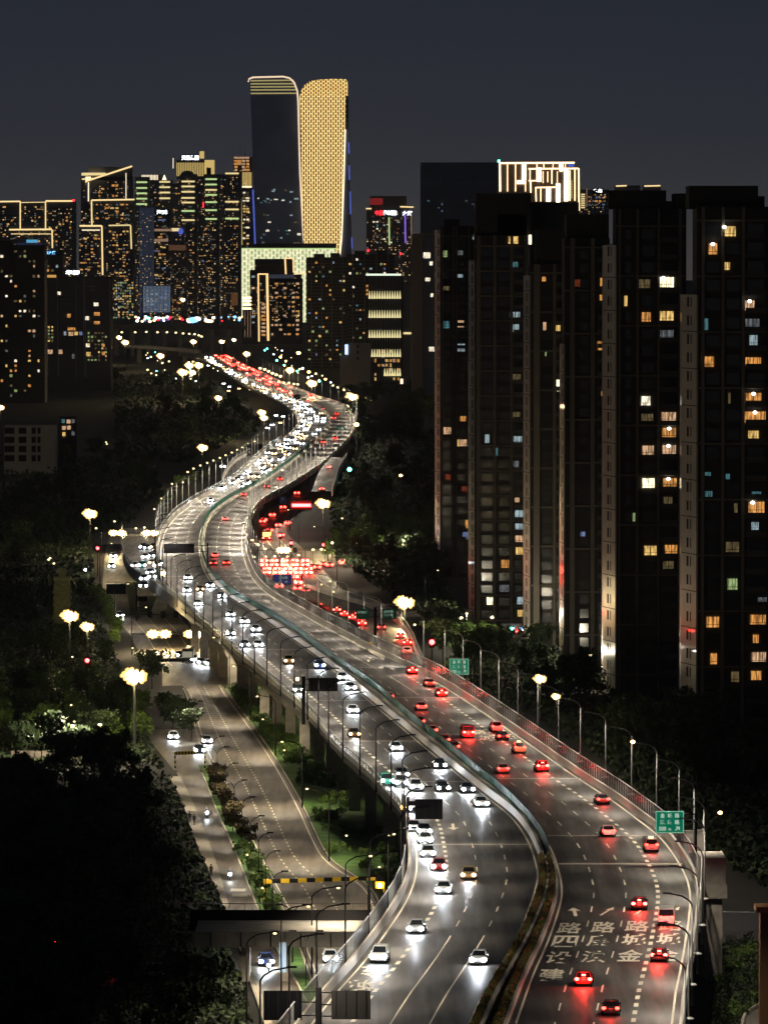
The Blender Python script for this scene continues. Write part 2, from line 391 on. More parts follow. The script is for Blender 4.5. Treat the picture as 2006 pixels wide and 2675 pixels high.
# parapets, barriers, median
YP = ysteps(Y0, YZ(940))
yy_ = [y for y in YP]
def parapet(name, label, fx, sgn, y0, y1, m='parapet', top=1.0, wdt=.42):
    b = MB(); sweep(b, fx, [(0,DZ+.0),(sgn*wdt,DZ),(sgn*wdt*.9,DZ+top),(sgn*.12,DZ+top),(sgn*.06,DZ+.35)], ysteps(y0, y1))
    return tag(b.build(name, M[m]), label, 'parapet wall')
parapet('parapet', 'pale concrete parapet along the outer left edge of the viaduct', lambda y: EL(y), -1, Y0, YZ(935))
parapet('parapet', 'pale concrete parapet along the outer right edge of the viaduct', lambda y: ER(y), 1, Y0, YZ(1395))
parapet('parapet', 'far stretch of right parapet past the ground-level junction', lambda y: ER(y), 1, YZ(1394), YZ(935))
parapet('parapet', 'bright concrete median wall beside the oncoming lanes', lambda y: ML(y), 1, YG, YZ(935), top=1.05, wdt=.6)
parapet('parapet', 'pale median wall against the outbound lanes below the green screen', lambda y: MR(y), -1, YG, YZ(935), top=.9, wdt=.35)
def screen(label, fx, dx, y0, y1, z0, z1, postm, panelm, sp=2.0, pr=.05, rail=.07, name='noise_barrier', cat='barrier'):
    t = thing(name, label, cat)
    fr_ = MB(); ys = ysteps(y0, y1)
    f2 = lambda y: fx(y)+dx
    sweep(fr_, f2, [(-rail,z1-.1),(rail,z1-.1),(rail,z1),(-rail,z1)], ys); sweep(fr_, f2, [(-rail,z0),(rail,z0),(rail,z0+.1),(-rail,z0+.1)], ys)
    y = y0
    while y < y1:
        fr_.box(f2(y)-pr, f2(y)+pr, y-pr, y+pr, z0, z1); y += sp
    fr_.build('frame', postm, t)
    if panelm:
        p = MB(); sweep(p, f2, [(-.012,z0+.1),(.012,z0+.1),(.012,z1-.1),(-.012,z1-.1)], ys); p.build('panel', panelm, t)
    return t
screen('grey glazed noise barrier with posts along the right edge of the viaduct', ER, .62, Y0, YZ(1420), DZ+.7, DZ+2.9, M['galv'], M['glassp'], 2.5)
screen('white lit railing on the left edge of the near bend', EL, -.75, Y0, YZ(2215), DZ+.4, DZ+2.7, M['galv'], M['glassp'], 1.5)
screen('low glazed barrier along the left edge above the grass', EL, -.45, YZ(2200), YZ(1500), DZ+.9, DZ+2.0, M['steel'], M['glassp'], 5)
screen('railing on the far left curve shining in the headlights', EL, -.4, YZ(1480), YZ(1150), DZ+.9, DZ+2.2, M['galv'], M['glassp'], 8)
screen('dark green anti-glare screen on the median', MR, -.18, YG+2, YZ(1160), DZ+.85, DZ+2.2, M['greenmesh'], M['greenmesh'], 4, name='green_screen', cat='screen')

# planted median near the camera
HEDGE_R = mat('hedge_rust', (.34,.16,.06), .8, noise=.5, nscale=1.2)
def leaves(n, region, size, seed, m=1):
    r_ = np.random.default_rng(seed); b = MB()
    P = region(r_, n)
    A = r_.normal(size=(n,3)); A /= np.linalg.norm(A, axis=1)[:,None]; Bq = r_.normal(size=(n,3)); Bq = np.cross(A, Bq); Bq /= np.linalg.norm(Bq, axis=1)[:,None]
    sz = size*r_.uniform(.6,1.4,n)
    for i in range(n):
        a = A[i]*sz[i]; c = Bq[i]*sz[i]*.6; p = P[i]
        b.v += [tuple(p-a), tuple(p+c), tuple(p+a), tuple(p-c)]; k = len(b.v)-4; b.f.append((k,k+1,k+2,k+3)); b.m.append(int(r_.random() < .5) if m == 2 else 0)
    return b
for lab, f0, f1, sd in (('rust and green planter hedge on the oncoming side of the median', (.04,.40), (.04,.25), 3), ('rust and green planter hedge on the outbound side of the median', (.50,.80), (.56,.80), 4)):
    t = thing('planter_hedge', lab, 'hedge')
    def fr(y, a): return MLx(y)+(MRx(y)-MLx(y))*a
    MLx = lambda y: LI(y)+.25
    MRx = lambda y: RI(y)-.25
    def u(y, s): q = (YG-y)/(YG-Y0); return f0[s]+(f1[s]-f0[s])*min(1, max(0, q*1.3))
    def region(r_, n):
        y = r_.uniform(Y0, YG-2, n); a = r_.uniform(0,1,n); P = np.zeros((n,3))
        for i in range(n):
            lo, hi = fr(y[i], u(y[i],0)), fr(y[i], u(y[i],1)); P[i] = (lo+(hi-lo)*a[i], y[i], DZ+.6+.45*r_.random()*(1-abs(2*a[i]-1)**3)+.12*math.sin(y[i]*.9))
        return P
    leaves(15000, region, .16, sd, 2).build('foliage', [HEDGE_R, M['leafg']], t)
    pb = MB(); ys = ysteps(Y0, YG-1); base = 0
    for y in ys:
        lo, hi = fr(y, u(y,0)), fr(y, u(y,1)); pb.v += [(lo,y,DZ),(hi,y,DZ),(hi,y,DZ+.6),(lo,y,DZ+.6)]
    for i in range(len(ys)-1):
        for j in range(4): a = 4*i+j; c = 4*i+(j+1)%4; pb.f.append((a,c,c+4,a+4)); pb.m.append(0)
    pb.f += [(0,1,2,3), tuple(4*(len(ys)-1)+j for j in range(4))[::-1]]; pb.m += [0,0]
    pb.build('planter_box', mat('soil', (.05,.04,.03), .9), t)
    wb = MB(); sweep(wb, lambda y: fr(y, u(y,1)), [(.05,DZ-.6),(.35,DZ-.6),(.35,DZ+.75),(.05,DZ+.75)], ys)
    wb.build('kerb_wall', M['parapet'], t)

# ------------------------------------------------------------------ piers
def arc_positions(fx, y0, y1, s):
    r = []; y = y0
    while y < y1: r.append(y); y += s
    return r
def pier_proto():
    t = thing('bridge_pier', 'grey concrete pier under the left edge of the viaduct', 'pier', (0,0,0), group='piers under the viaduct')
    c = MB(); c.box(-.9,.9,-1.1,1.1,-.5,6.2); c.build('column', M['concrete'], t)
    c = MB(); c.add([(-1.1,-1.3,6.2),(1.1,-1.3,6.2),(1.1,1.3,6.2),(-1.1,1.3,6.2),(-1.9,-1.4,7.75),(2.6,-1.4,7.75),(2.6,1.4,7.75),(-1.9,1.4,7.75)],
                    [(0,3,2,1),(4,5,6,7),(0,1,5,4),(1,2,6,5),(2,3,7,6),(3,0,4,7)]); c.build('cap', M['concrete'], t); return t
pp = pier_proto(); first = True; ORD = ['first','second','third','fourth','fifth','sixth','seventh','eighth','ninth','tenth','eleventh','twelfth','thirteenth','fourteenth','fifteenth','sixteenth','seventeenth','eighteenth','nineteenth','twentieth','last']
for i, y in enumerate(arc_positions(EL, 800, 1290, 27)):
    lab = 'grey concrete pier under the left viaduct edge, %s from the black sign towards the junction' % ORD[i]
    if first: pp.location = (EL(y)+2.6, y, 0); pp['label'] = lab; first = False
    else: dup(pp, (EL(y)+2.6, y, 0), 0, lab)
for i, y in enumerate((1660, 1700, 1745, 1790, 1840, 1890)):
    dup(pp, (ER(y)-2.6, y, 0), 0, 'far concrete pier under the right viaduct edge, %s beyond the junction' % nth(i+1), 'piers under the viaduct')
# the big unfinished portal pier on the right
t = thing('portal_pier', 'tall concrete T pier standing free at the right of the viaduct', 'pier')
D = 690; a = WD(1829,2241,D); b_ = WD(1895,2311,D); c_ = WD(1845,2347,D); d_ = WD(1887,2347,D)
MB().box(a.x, b_.x, D, D+8, b_.z, a.z).build('cap_block', M['concrete'], t)
MB().box(a.x, b_.x+.15, D-.2, D+8.2, c_.z, b_.z).build('crosshead', M['concrete'], t)
MB().box(c_.x, d_.x, D+1, D+4, -.5, c_.z).build('column', M['concrete'], t)
t = thing('portal_pier', 'grey concrete pier head behind the green 500 sign', 'pier')
D = 740; a = WD(1792,2177,D); b_ = WD(1842,2240,D)
MB().box(a.x, b_.x, D, D+5, b_.z-2, a.z).build('crosshead', M['concrete'], t); MB().box(a.x+.5, b_.x-.5, D+1, D+3, -.5, b_.z-2).build('column', M['concrete'], t)

# ------------------------------------------------------------------ lamps
def spot(parent, loc, power, col=(1,.86,.68), size=138, blend=.5, r=.3):
    l = bpy.data.lights.new('lamp_light', 'SPOT'); l.energy = power; l.color = col; l.spot_size = R(size); l.spot_blend = blend; l.shadow_soft_size = r
    o = bpy.data.objects.new('lamp_light', l); COL.objects.link(o); o.parent = parent; o.location = loc; return o
def lamp_proto(name, label, h, arm, m, power, both=False, glow=None, gr=.3, col=(1,.86,.68), bulb=True, pr=.11, disc=False):
    t = thing(name, label, 'street lamp')
    p = MB(); p.tube([(0,0,0),(0,0,h)], pr*1.3, 6, r1=pr*.8); p.build('pole', m, t)
    if disc: q = MB(); q.ball((0,0,2.2), .55, 0, .35); q.build('pole_box', M['galv'], t)
    for s in ((1,-1) if both else (1,)):
        p = MB(); p.tube([(0,0,h-.05),(s*arm*.12,0,h+.45),(s*arm*.4,0,h+.95),(s*arm,0,h+1.25)], pr*.75, 5); p.build('arm', m, t)
        hd = MB(); hd.box(s*arm-.45, s*arm+.45, -.18, .18, h+1.17, h+1.33); ho = hd.build('lamp_head', m, t)
        if glow:
            b = MB(); b.ball((s*arm,0,h+1.05), gr, 0, .6); b.build('bulb', glow, ho)
        if power: spot(t, (s*arm,0,h+.95), power, col)
    return t
class Placer:
    def __init__(s, proto, group): s.p = proto; s.used = False; s.g = group
    def __call__(s, loc, rz=0, label=None, sc=None, group=None):
        if not s.used:
            s.used = True; o = s.p; o.location = loc; o.rotation_euler = (0,0,rz)
            if label: o['label'] = label
            o['group'] = group or s.g
            if sc is not None: o.scale = (sc,)*3
            return o
        return dup(s.p, loc, rz, label or s.p['label'], group or s.g, sc)
PW = 6600
kl = Placer(lamp_proto('street_lamp', '', 9.4, 3.0, M['dark'], PW), 'lamps on the left viaduct edge')
kr = Placer(lamp_proto('street_lamp', '', 10.5, 2.6, M['steel'], PW, disc=True), 'lamps on the right viaduct edge')
kfl = Placer(lamp_proto('street_lamp', '', 10.0, 3.0, M['steel'], PW*2.6), 'lamps on the far viaduct')
y = 540.0; i = 0   # i counts the lamps up from the bottom of the picture
while y < 1560:
    kl((EL(y)-.75, y, DZ-.6), 0, 'dark curved-arm lamp on the left viaduct edge, %s from the bottom' % nth(i))
    kr((ER(y)+1.1, y, DZ-.6), math.pi, 'grey curved-arm lamp on the right viaduct edge, %s from the bottom' % nth(i)); y += 27; i += 1
while y < 4200:
    if y < 2350: y -= 31
    kfl((EL(y)-.75, y, DZ-.6), 0, 'small lamp on the far left edge of the curving viaduct'); kfl((ER(y)+1.0, y, DZ-.6), math.pi, 'small lamp on the far right edge of the curving viaduct'); y += 62

def glow_proto(h, r, m, lab, nm='street_lamp', pr=.12, sq=.7):
    t = thing(nm, lab, 'street lamp'); p = MB(); p.tube([(0,0,0),(0,0,h)], pr, 6); p.build('pole', M['polegrey'], t)
    b = MB(); b.ball((0,0,h), r, 0, sq, 10); b.build('lamp_globe', m, t, True); return t
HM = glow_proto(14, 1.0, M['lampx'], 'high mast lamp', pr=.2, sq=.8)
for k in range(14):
    a = k*math.pi/7+random.uniform(-.15,.15); rr_ = random.uniform(1.25,1.75); b = MB(); b.ball((rr_*1.1*math.cos(a),.2,14+rr_*.72*math.sin(a)), random.uniform(.30,.5), 0, .9, 6); b.build('fringe_ball', M['fringe'], HM, True)  # added glowing balls that draw the lamp's golden flare fringe
KIDS.clear()
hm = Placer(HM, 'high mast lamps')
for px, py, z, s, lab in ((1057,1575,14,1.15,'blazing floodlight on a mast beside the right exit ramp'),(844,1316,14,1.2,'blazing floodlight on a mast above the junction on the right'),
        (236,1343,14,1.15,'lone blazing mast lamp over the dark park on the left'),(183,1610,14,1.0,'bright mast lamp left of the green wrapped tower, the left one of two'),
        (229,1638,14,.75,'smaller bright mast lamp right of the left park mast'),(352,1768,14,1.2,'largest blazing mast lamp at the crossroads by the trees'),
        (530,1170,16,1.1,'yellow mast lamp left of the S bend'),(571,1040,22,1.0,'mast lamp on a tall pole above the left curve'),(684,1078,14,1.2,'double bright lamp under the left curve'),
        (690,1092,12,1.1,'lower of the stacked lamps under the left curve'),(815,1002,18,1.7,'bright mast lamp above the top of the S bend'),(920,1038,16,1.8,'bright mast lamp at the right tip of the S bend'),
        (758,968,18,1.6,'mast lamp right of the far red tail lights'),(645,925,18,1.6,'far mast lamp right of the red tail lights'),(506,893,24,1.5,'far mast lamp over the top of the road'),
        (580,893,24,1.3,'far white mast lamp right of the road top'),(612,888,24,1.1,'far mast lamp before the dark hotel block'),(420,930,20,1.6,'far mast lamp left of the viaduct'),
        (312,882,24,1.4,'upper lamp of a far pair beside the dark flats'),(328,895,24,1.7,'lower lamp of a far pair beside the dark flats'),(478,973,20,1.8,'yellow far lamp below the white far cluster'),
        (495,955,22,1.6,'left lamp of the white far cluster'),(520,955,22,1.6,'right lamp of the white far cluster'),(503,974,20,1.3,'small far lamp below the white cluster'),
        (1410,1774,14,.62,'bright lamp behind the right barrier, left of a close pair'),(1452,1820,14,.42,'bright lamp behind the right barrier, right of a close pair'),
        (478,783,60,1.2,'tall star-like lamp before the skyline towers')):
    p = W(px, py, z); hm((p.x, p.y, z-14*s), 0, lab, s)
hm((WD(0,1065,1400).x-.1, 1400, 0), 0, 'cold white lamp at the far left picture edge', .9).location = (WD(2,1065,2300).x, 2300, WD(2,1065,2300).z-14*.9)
ho = Placer(glow_proto(12, 1.0, M['lampo'], 'orange lamp'), 'orange lamps')
for px, py, z, s, lab in ((780,922,18,1.6,'orange lamp before the dark hotel block'),(931,1109,16,1.1,'orange lamp on the traffic signal right of the S bend'),(1652,1938,12,.36,'warm lamp on a grey pole behind the right barrier'),
                          (1880,2123,8,.3,'lone warm lamp in the dark at the right'),(1047,1242,9,.6,'small candle-like warm lamp right of the junction trees')):
    p = W(px, py, z); ho((p.x, p.y, z-12*s), 0, lab, s)
hw = Placer(glow_proto(8, .62, M['lampc'], 'globe lamp', pr=.1), 'globe lamps')
def row(pts, z, s, lab):
    for k, (px, py) in enumerate(pts): p = W(px, py, z); hw((p.x, p.y, z-8*s), 0, '%s, %s along' % (lab, nth(k+1)), s)
row([(491,1233),(506,1224),(524,1216),(542,1209),(558,1203),(575,1196),(590,1189),(606,1182),(620,1175),(633,1169),(648,1160),(666,1153)], 8, .72, 'globe lamp in the beaded row left of the S bend')
row([(870,1007),(882,1012),(899,1019),(908,1028),(918,1040),(922,1050),(906,1060),(896,1069),(889,1077),(891,1091)], 9, 1.25, 'lamp in the bright bead string round the right tip of the bend')
row([(319,868),(354,868),(383,867),(412,868),(437,868),(460,869),(479,871),(495,872),(509,873),(520,876),(527,879)], 24, 1.9, 'lamp in the level far row under the skyline')
row([(618,1321),(624,1364),(636,1382),(648,1397),(659,1411),(674,1422),(693,1434),(654,1438),(732,1436),(748,1437),(818,1436),(840,1435)], 9, .72, 'globe lamp by the ground-level junction beside the bend')
row([(664,1455),(694,1454),(718,1453),(751,1454),(780,1450)], 9, .62, 'cold globe lamp above the stopped red traffic')
row([(772,1200+318/1),(797,1529),(840,1527),(863,1519),(871,1546)], 7, .42, 'small globe lamp below the ground-level junction')
row([(680,962),(692,965),(702,970),(712,975),(722,979),(733,983)], 18, 1.8, 'lamp in the slanted far string right of the red queue')
row([(755,1000),(768,1003),(778,1004),(742,1000),(729,997)], 16, 1.4, 'lamp in the short level string above the S bend')
row([(1083,1632),(1219,1603),(894,1354)], 8, .5, 'round white lamp among the trees right of the exit ramp')
row([(190,1716),(187,1842),(195,1885),(243,1633),(376,1778),(347,1693)], 6, .34, 'small path lamp in the park trees on the left')
row([(132,1458),(128,1462),(142,1472)], 12, .5, 'cold white lamp on the slim tower at the left')
row([(278,1155),(280,1160)], 6, .6, 'small lamp lighting a bush in the dark left park')
row([(450,1264),(478,1260),(422,1302),(404,1330),(356,1380),(300,1362),(252,1380),(378,1378)], 8, .6, 'lamp among the roadside trees left of the bend')
row([(687,1879),(743,1960),(905,2183),(991,2265),(1017,2183),(686,2320),(646,2233)], 4.2, .28, 'small round garden lamp on the green strip')

# ------------------------------------------------------------------ ground-level roads
GL = edge([(870,2700),(791,2478),(760,2400),(750,2381),(672,2235),(622,2130),(575,2030),(545,1981),(524,1930),(508,1873),(490,1810),(458,1770),(405,1735),(362,1700),(336,1651),(305,1620),(281,1591),(269,1531),(272,1488),(276,1440),(290,1395)], 0)
GR = edge([(1120,2700),(1040,2490),(1000,2400),(965,2320),(905,2280),(860,2248),(837,2211),(789,2109),(711,1973),(653,1890),(581,1788),(566,1740),(535,1690),(492,1636),(465,1603),(440,1560),(425,1500),(410,1440),(400,1395)], 0)
SL = edge([(720,2700),(684,2600),(640,2480),(609,2400),(560,2240),(512,2114),(462,2012),(425,1950),(400,1915)], 0)
SR = edge([(840,2700),(779,2575),(711,2459),(684,2400),(619,2235),(565,2114),(526,2017),(505,1985),(480,1915)], 0)
y0g, y1g = YZ(2690, 0), YZ(1400, 0)
tag(slab('road', GL, GR, ysteps(y0g, y1g), .012, M['asphalt2']), 'wide empty street below the viaduct on the left', kind='structure')
tag(slab('road', SL, SR, ysteps(y0g, YZ(1915,0)), .016, M['asphalt2']), 'narrow side lane left of the planted strip', kind='structure')
pv = edge([(700,2700),(664,2600),(627,2480),(596,2400),(546,2280),(497,2162),(473,2085),(441,2030)], 0)
b = MB(); ys = ysteps(y0g, YZ(2030,0))
for y in ys: b.v += [(pv(y),y,0),(SL(y),y,0),(SL(y),y,.13),(pv(y),y,.13)]
for i in range(len(ys)-1):
    for j in range(4): a = 4*i+j; c = 4*i+(j+1)%4; b.f.append((a,c,c+4,a+4)); b.m.append(0)
tag(b.build('pavement', M['pave']), 'pale pavement beside the side lane', kind='structure')
b = MB(); b.add([W(px,py,0)+Vector((0,0,.02)) for px,py in ((380,1905),(540,1905),(560,1995),(520,2012),(455,2012),(400,1945))], [(0,1,2,3,4,5)][:1])
b.add([W(px,py,0)+Vector((0,0,.024)) for px,py in ((425,1745),(425,1792),(700,1786),(700,1746))], [(0,3,2,1)])
tag(b.build('road', M['asphalt2']), 'crossroads surface on the left', kind='structure')
tag(slab('grass_strip', lambda y: GR(y)+.5, lambda y: max(EL(y)+14, GR(y)+1), ysteps(YZ(2700,0), YZ(1790,0)), .03, M['grass']), 'green planted strip between street and viaduct', kind='structure')
tag(slab('grass_strip', lambda y: SR(y)+.2, lambda y: GL(y)-.2, ysteps(YZ(2690,0), YZ(2000,0)), .06, M['grass']), 'planted strip between side lane and street', kind='structure')
b = MB()
for fa, dx in ((GR, .25), (GL, -.35), (SR, .0), (SL, -.15)):
    sweep(b, fa, [(dx-.13,0),(dx+.13,0),(dx+.13,.16),(dx-.13,.16)], ysteps(y0g, YZ(2020 if fa in (SL,SR) else 1800,0)))
tag(b.build('kerb', M['pave']), 'pale kerbs of the left streets', kind='structure')
b = MB()
band(b, lambda y: GL(y)+.5, -.08, .08, y0g, YZ(1800,0), .028, step=.006); band(b, lambda y: GR(y)-.7, -.1, .1, y0g, YZ(1790,0), .028, step=.006)
for k in (1,2):
    y = y0g
    while y < YZ(1795,0):
        band(b, lambda q: GL(q)+(GR(q)-GL(q)-2.4)*(.33 if k == 1 else .62)+.6, -.11, .11, y, y+2.2, .03); y += 5
for k in (1,2,3):
    band(b, lambda q: GL(q)+(GR(q)-GL(q))*k/4, -.09, .09, YZ(1740,0), YZ(1610,0), .03, step=.01)
for py in (2325,2338): y = YZ(py,0); b.add([(SL(y)+.9,y-2,.028),(SR(y)-.6,y-2,.028),(SR(y)-.6,y+1.5,.028),(SL(y)+.9,y+1.5,.028)], [(0,1,2,3)])
tag(b.build('road_marking', M['paint']), 'white dashes on the left street', kind='structure')
b = MB()
for pts in (((329,1522),(357,1522),(356,1604),(342,1604)), ((365,1560),(410,1560),(395,1600),(362,1600)), ((612,1682),(640,1700),(590,1744),(560,1722))):
    b.prism([(W(px,py,0).x, W(px,py,0).y) for px,py in pts], 0, .14)
tag(b.build('grass_strip', M['grass']), 'small grass islands by the left crossroads', kind='structure')

# roads on the right at ground level
RGL = edge([(900,1640),(850,1590),(790,1545),(700,1495),(640,1440),(630,1400),(658,1378),(699,1336),(757,1299),(793,1269)], 0)
RGR = edge([(985,1640),(950,1590),(900,1545),(850,1495),(800,1440),(752,1395),(747,1381),(769,1351),(799,1296),(822,1269)], 0)
tag(slab('road', RGL, RGR, ysteps(YZ(1640,0), YZ(1269,0)), .012, M['asphalt2']), 'street running under the bend on the right', kind='structure')
b = MB(); b.add([W(px,py,0)+Vector((0,0,.02)) for px,py in ((560,1435),(560,1475),(905,1475),(905,1435))], [(0,3,2,1)])
tag(b.build('road', M['asphalt2']), 'cross street of the right junction', kind='structure')
b = MB()
for k in (.25,.5,.75): band(b, lambda q: RGL(q)+(RGR(q)-RGL(q))*k, -.1, .1, YZ(1640,0), YZ(1300,0), .03, step=.01)
tag(b.build('road_marking', M['paint']), 'white lines on the right street', kind='structure')
# ramps
def ramp(label, Rp, width, sgn, ylim, barlab):
    P = sorted((W(*p) for p in Rp), key=lambda v: v.y); fX = pchip([p.y for p in P], [p.x for p in P]); fZ = pchip([p.y for p in P], [p.z for p in P])
    fx = lambda y: float(fX(y)); fz = lambda y: float(fZ(y)); ys = ysteps(P[0].y, P[-1].y, .01)
    tag(slab('road', (lambda y: fx(y)-width) if sgn > 0 else fx, fx if sgn > 0 else (lambda y: fx(y)+width), ys, 0, M['asphalt'], zf=lambda y: fz(y)+.03), label, kind='structure')
    b = MB(); s = sgn
    prof = [(0,-1.6),(s*.4,-1.6),(s*.4,.95),(s*.1,.95),(0,.3)]
    sweep(b, fx, prof, ys, zf=fz); tag(b.build('parapet', M['parapet']), barlab, 'parapet wall')
    f = MB(); o = s*.3; zz = 1.0
    for q in ((2.2,2.3),(1.0,1.1)): sweep(f, fx, [(o-.05,q[0]),(o+.05,q[0]),(o+.05,q[1]),(o-.05,q[1])], ys, zf=fz)
    y = ys[0]
    while y < ys[-1]: f.box(fx(y)+o-.05, fx(y)+o+.05, y-.05, y+.05, fz(y)+1, fz(y)+2.25); y += 4
    tag(f.build('guard_rail', M['galv']), barlab.replace('parapet', 'railing'), 'railing')
    return fx, fz
RX, RZ = ramp('exit ramp dropping away on the right', [(1112,1768,10),(1088,1715,10),(1070,1672,9.5),(1040,1632,8.5),(992,1600,7.2),(947,1582,6),(900,1568,4.6),(860,1556,3.0),(820,1542,1.2),(800,1535,.2)], 8.5, 1, 0, 'parapet on the outer side of the right exit ramp')
KX, KZ = ramp('entry ramp climbing from the left junction', [(512,1612,10),(455,1568,10),(400,1525,9.8),(350,1494,9.5),(333,1470,9),(324,1440,8),(320,1405,6.5),(322,1380,5)], 7.5, -1, 0, 'parapet on the outer side of the left entry ramp')
UX, UZ = ramp('side ramp rising to the viaduct beyond the junction', [(866,1284,4),(874,1262,6),(880,1240,8),(892,1214,9.8),(905,1195,10)], 9.5, 1, 0, 'parapet of the side ramp beyond the junction')
VX, VZ = ramp('outer slip road left of the S bend', [(583,1268,8),(590,1240,9.5),(612,1212,10),(650,1188,10)], 8, -1, 0, 'parapet of the outer slip road left of the S bend')
# gore island
b = MB(); b.prism([(W(px,py,10).x, W(px,py,10).y) for px,py in ((1002,1727),(962,1703),(958,1696),(998,1688),(1012,1700))], DZ+.01, DZ+.16)
tag(b.build('kerb_island', M['pave']), 'pale paved nose between viaduct and exit ramp', 'island')
t = thing('crash_cushion', 'yellow and dark crash cushion on the ramp nose', 'barrier'); p = W(980,1694,10)
for k, m in ((0,'yellow'),(1,'dark'),(2,'white')): MB().tube([(p.x-.9+k*.9,p.y,DZ+.15),(p.x-.9+k*.9,p.y,DZ+1.2)], .38, 8).build('drum', M[m], t)

# far flyover with its own lamps, crossing under the skyline
p0, p1 = WD(245,855,5600), WD(560,862,5600)
t = thing('flyover', 'dark far flyover deck crossing below the skyline', 'bridge')
D = 5600; z = WD(0,850,D).z
MB().box(WD(245,0,D).x, WD(640,0,D).x, D, D+24, z-4, z).build('deck', M['girder'], t)
for i in range(9): x = WD(260+i*42,0,D).x; MB().box(x-2,x+2,D+4,D+12,-1,z-4).build('pier', M['concrete'], t)
t = thing('flyover', 'pale far slip road deck curving left at the road top', 'bridge')
D = 5200; z0 = WD(0,905,D).z; pts = [(330,903),(360,903),(420,907),(480,912),(520,917)]
b = MB(); n = len(pts)
for px, py in pts: q = WD(px,py,D); b.v += [(q.x,D,q.z-2.5),(q.x,D,q.z),(q.x,D+60,q.z),(q.x,D+60,q.z-2.5)]
for i in range(n-1):
    for j in range(4): a = 4*i+j; c = 4*i+(j+1)%4; b.f.append((a,c,c+4,a+4)); b.m.append(0)
b.f += [(0,1,2,3),(4*n-4,4*n-1,4*n-2,4*n-3)]; b.m += [0,0]; b.build('deck', M['parapet'], t)
for i in range(1,4): q = WD(pts[i][0],0,D); MB().box(q.x-2,q.x+2,D+20,D+26,-1,z0-1.5).build('pier', M['concrete'], t)

# cross bridge at the lower left
t = thing('cross_bridge', 'low bridge with dark parapets crossing over the left street', 'bridge')
D0, D1 = 688, 702; zt = 6.0; xl, xr = WD(505,0,D0).x, WD(1740,0,D0).x
CBM = mat('bridge_concrete', (.20,.19,.175), .85, noise=.25, nscale=.5)
MB().box(xl, xr, D0, D1, zt-1.3, zt).build('deck', CBM, t)
MB().box(xl-1, xr, D1, D1+.5, zt-1.3, zt+1.25).build('parapet', M['dark'], t)
MB().box(xl, xr, D0-.3, D0, zt-1.6, zt+.25).build('edge_beam', CBM, t)
b = MB(); b.box(xl, xr, D1+.2, D1+.26, zt+2.0, zt+2.08)
for k in range(18): x = xl+k*1.9; b.box(x-.03,x+.03,D1+.2,D1+.26,zt+1.25,zt+2.0)
b.build('railing', M['steel'], t)
b = MB()
for k in range(9): x = xl+2+k*3.6; b.tube([(x,D0-.36,zt+.1),(x,D0-.36,zt-1.6)], .06, 5); b.box(x+1.7,x+1.74,D0-.32,D0-.3,zt-1.55,zt+.2)
b.build('drain_pipes_and_joints', M['dark'], t)
for k, px in enumerate((640,745,1010)): x = WD(px,0,694).x; MB().box(x-.5,x+.5,D0+2,D1-2,-.3,zt-1.3).build('pier', M['concrete'], t)
t = thing('banner_panel', 'pale blue upright panel beside the low bridge', 'panel'); p = WD(730,2462,684); q = WD(748,2540,684)
MB().box(p.x,q.x,684,684.15,max(.3,q.z),p.z).build('panel', mat('bluepanel', (.25,.38,.6), .4), t); MB().box(p.x,p.x+.08,684.2,684.3,0,p.z).build('post', M['steel'], t)

# ground lamps of the left street
k2 = Placer(lamp_proto('street_lamp', '', 6.0, 1.6, M['dark'], 1700, both=True, pr=.07), 'double-arm lamps on the planted strip')
for i, (px, py) in enumerate(((502,1935),(555,2035),(568,2065),(590,2112),(612,2160),(632,2208),(655,2262),(676,2310),(694,2362),(712,2420),(765,2515),(800,2590))):
    p = W(px,py,0); k2((p.x,p.y,0), 0, 'thin double-arm lamp between side lane and street, %s from the top' % nth(i+1))
k3 = Placer(lamp_proto('street_lamp', '', 9.5, 3.2, M['dark'], 9500, pr=.1, col=(1,.82,.56), glow=M['lampc'], gr=.22), 'tall lamps along the left street')
for i, (px, py, rz, lab) in enumerate(((815,2545,0,'tall dark lamp whose arm leans right over the dark bridge edge'),(735,2600,0,'tall dark lamp left of the white lit railing'),(966,2385,0,'tall lamp with lit head beside the yellow striped barrier'),
     (645,2680,0,'lamp with lit head at the dark left bank below the bridge'),(903,2450,0,'dark lamp in the grass behind the striped barrier'),(720,1975,math.pi,'slender lamp on the green strip near the third pier'),
     (655,1885,math.pi,'slender lamp at the kerb near the crossroads'),(790,2110,math.pi,'slender lamp on the green strip by the road middle'),(860,2250,math.pi,'slender lamp on the green strip by the kerb bend'),
     (600,1800,math.pi,'lamp at the grass corner of the crossroads'),(345,1710,0,'lamp left of the amber signals'),(300,1640,0,'lamp at the left kerb beyond the amber signals'),(262,1520,0,'lamp by the far left street'),(560,1700,math.pi,'lamp by the entry ramp foot'),(440,1590,math.pi,'lamp beneath the entry ramp'))):
    p = W(px,py,0); k3((p.x,p.y,0), rz, lab)
for px, py, rz in ((640,1420,0),(780,1420,math.pi),(700,1350,0),(880,1540,math.pi),(760,1300,math.pi),(850,1470,math.pi)):
    p = W(px,py,0); k3((p.x,p.y,0), rz, 'lamp over the street of the right junction')

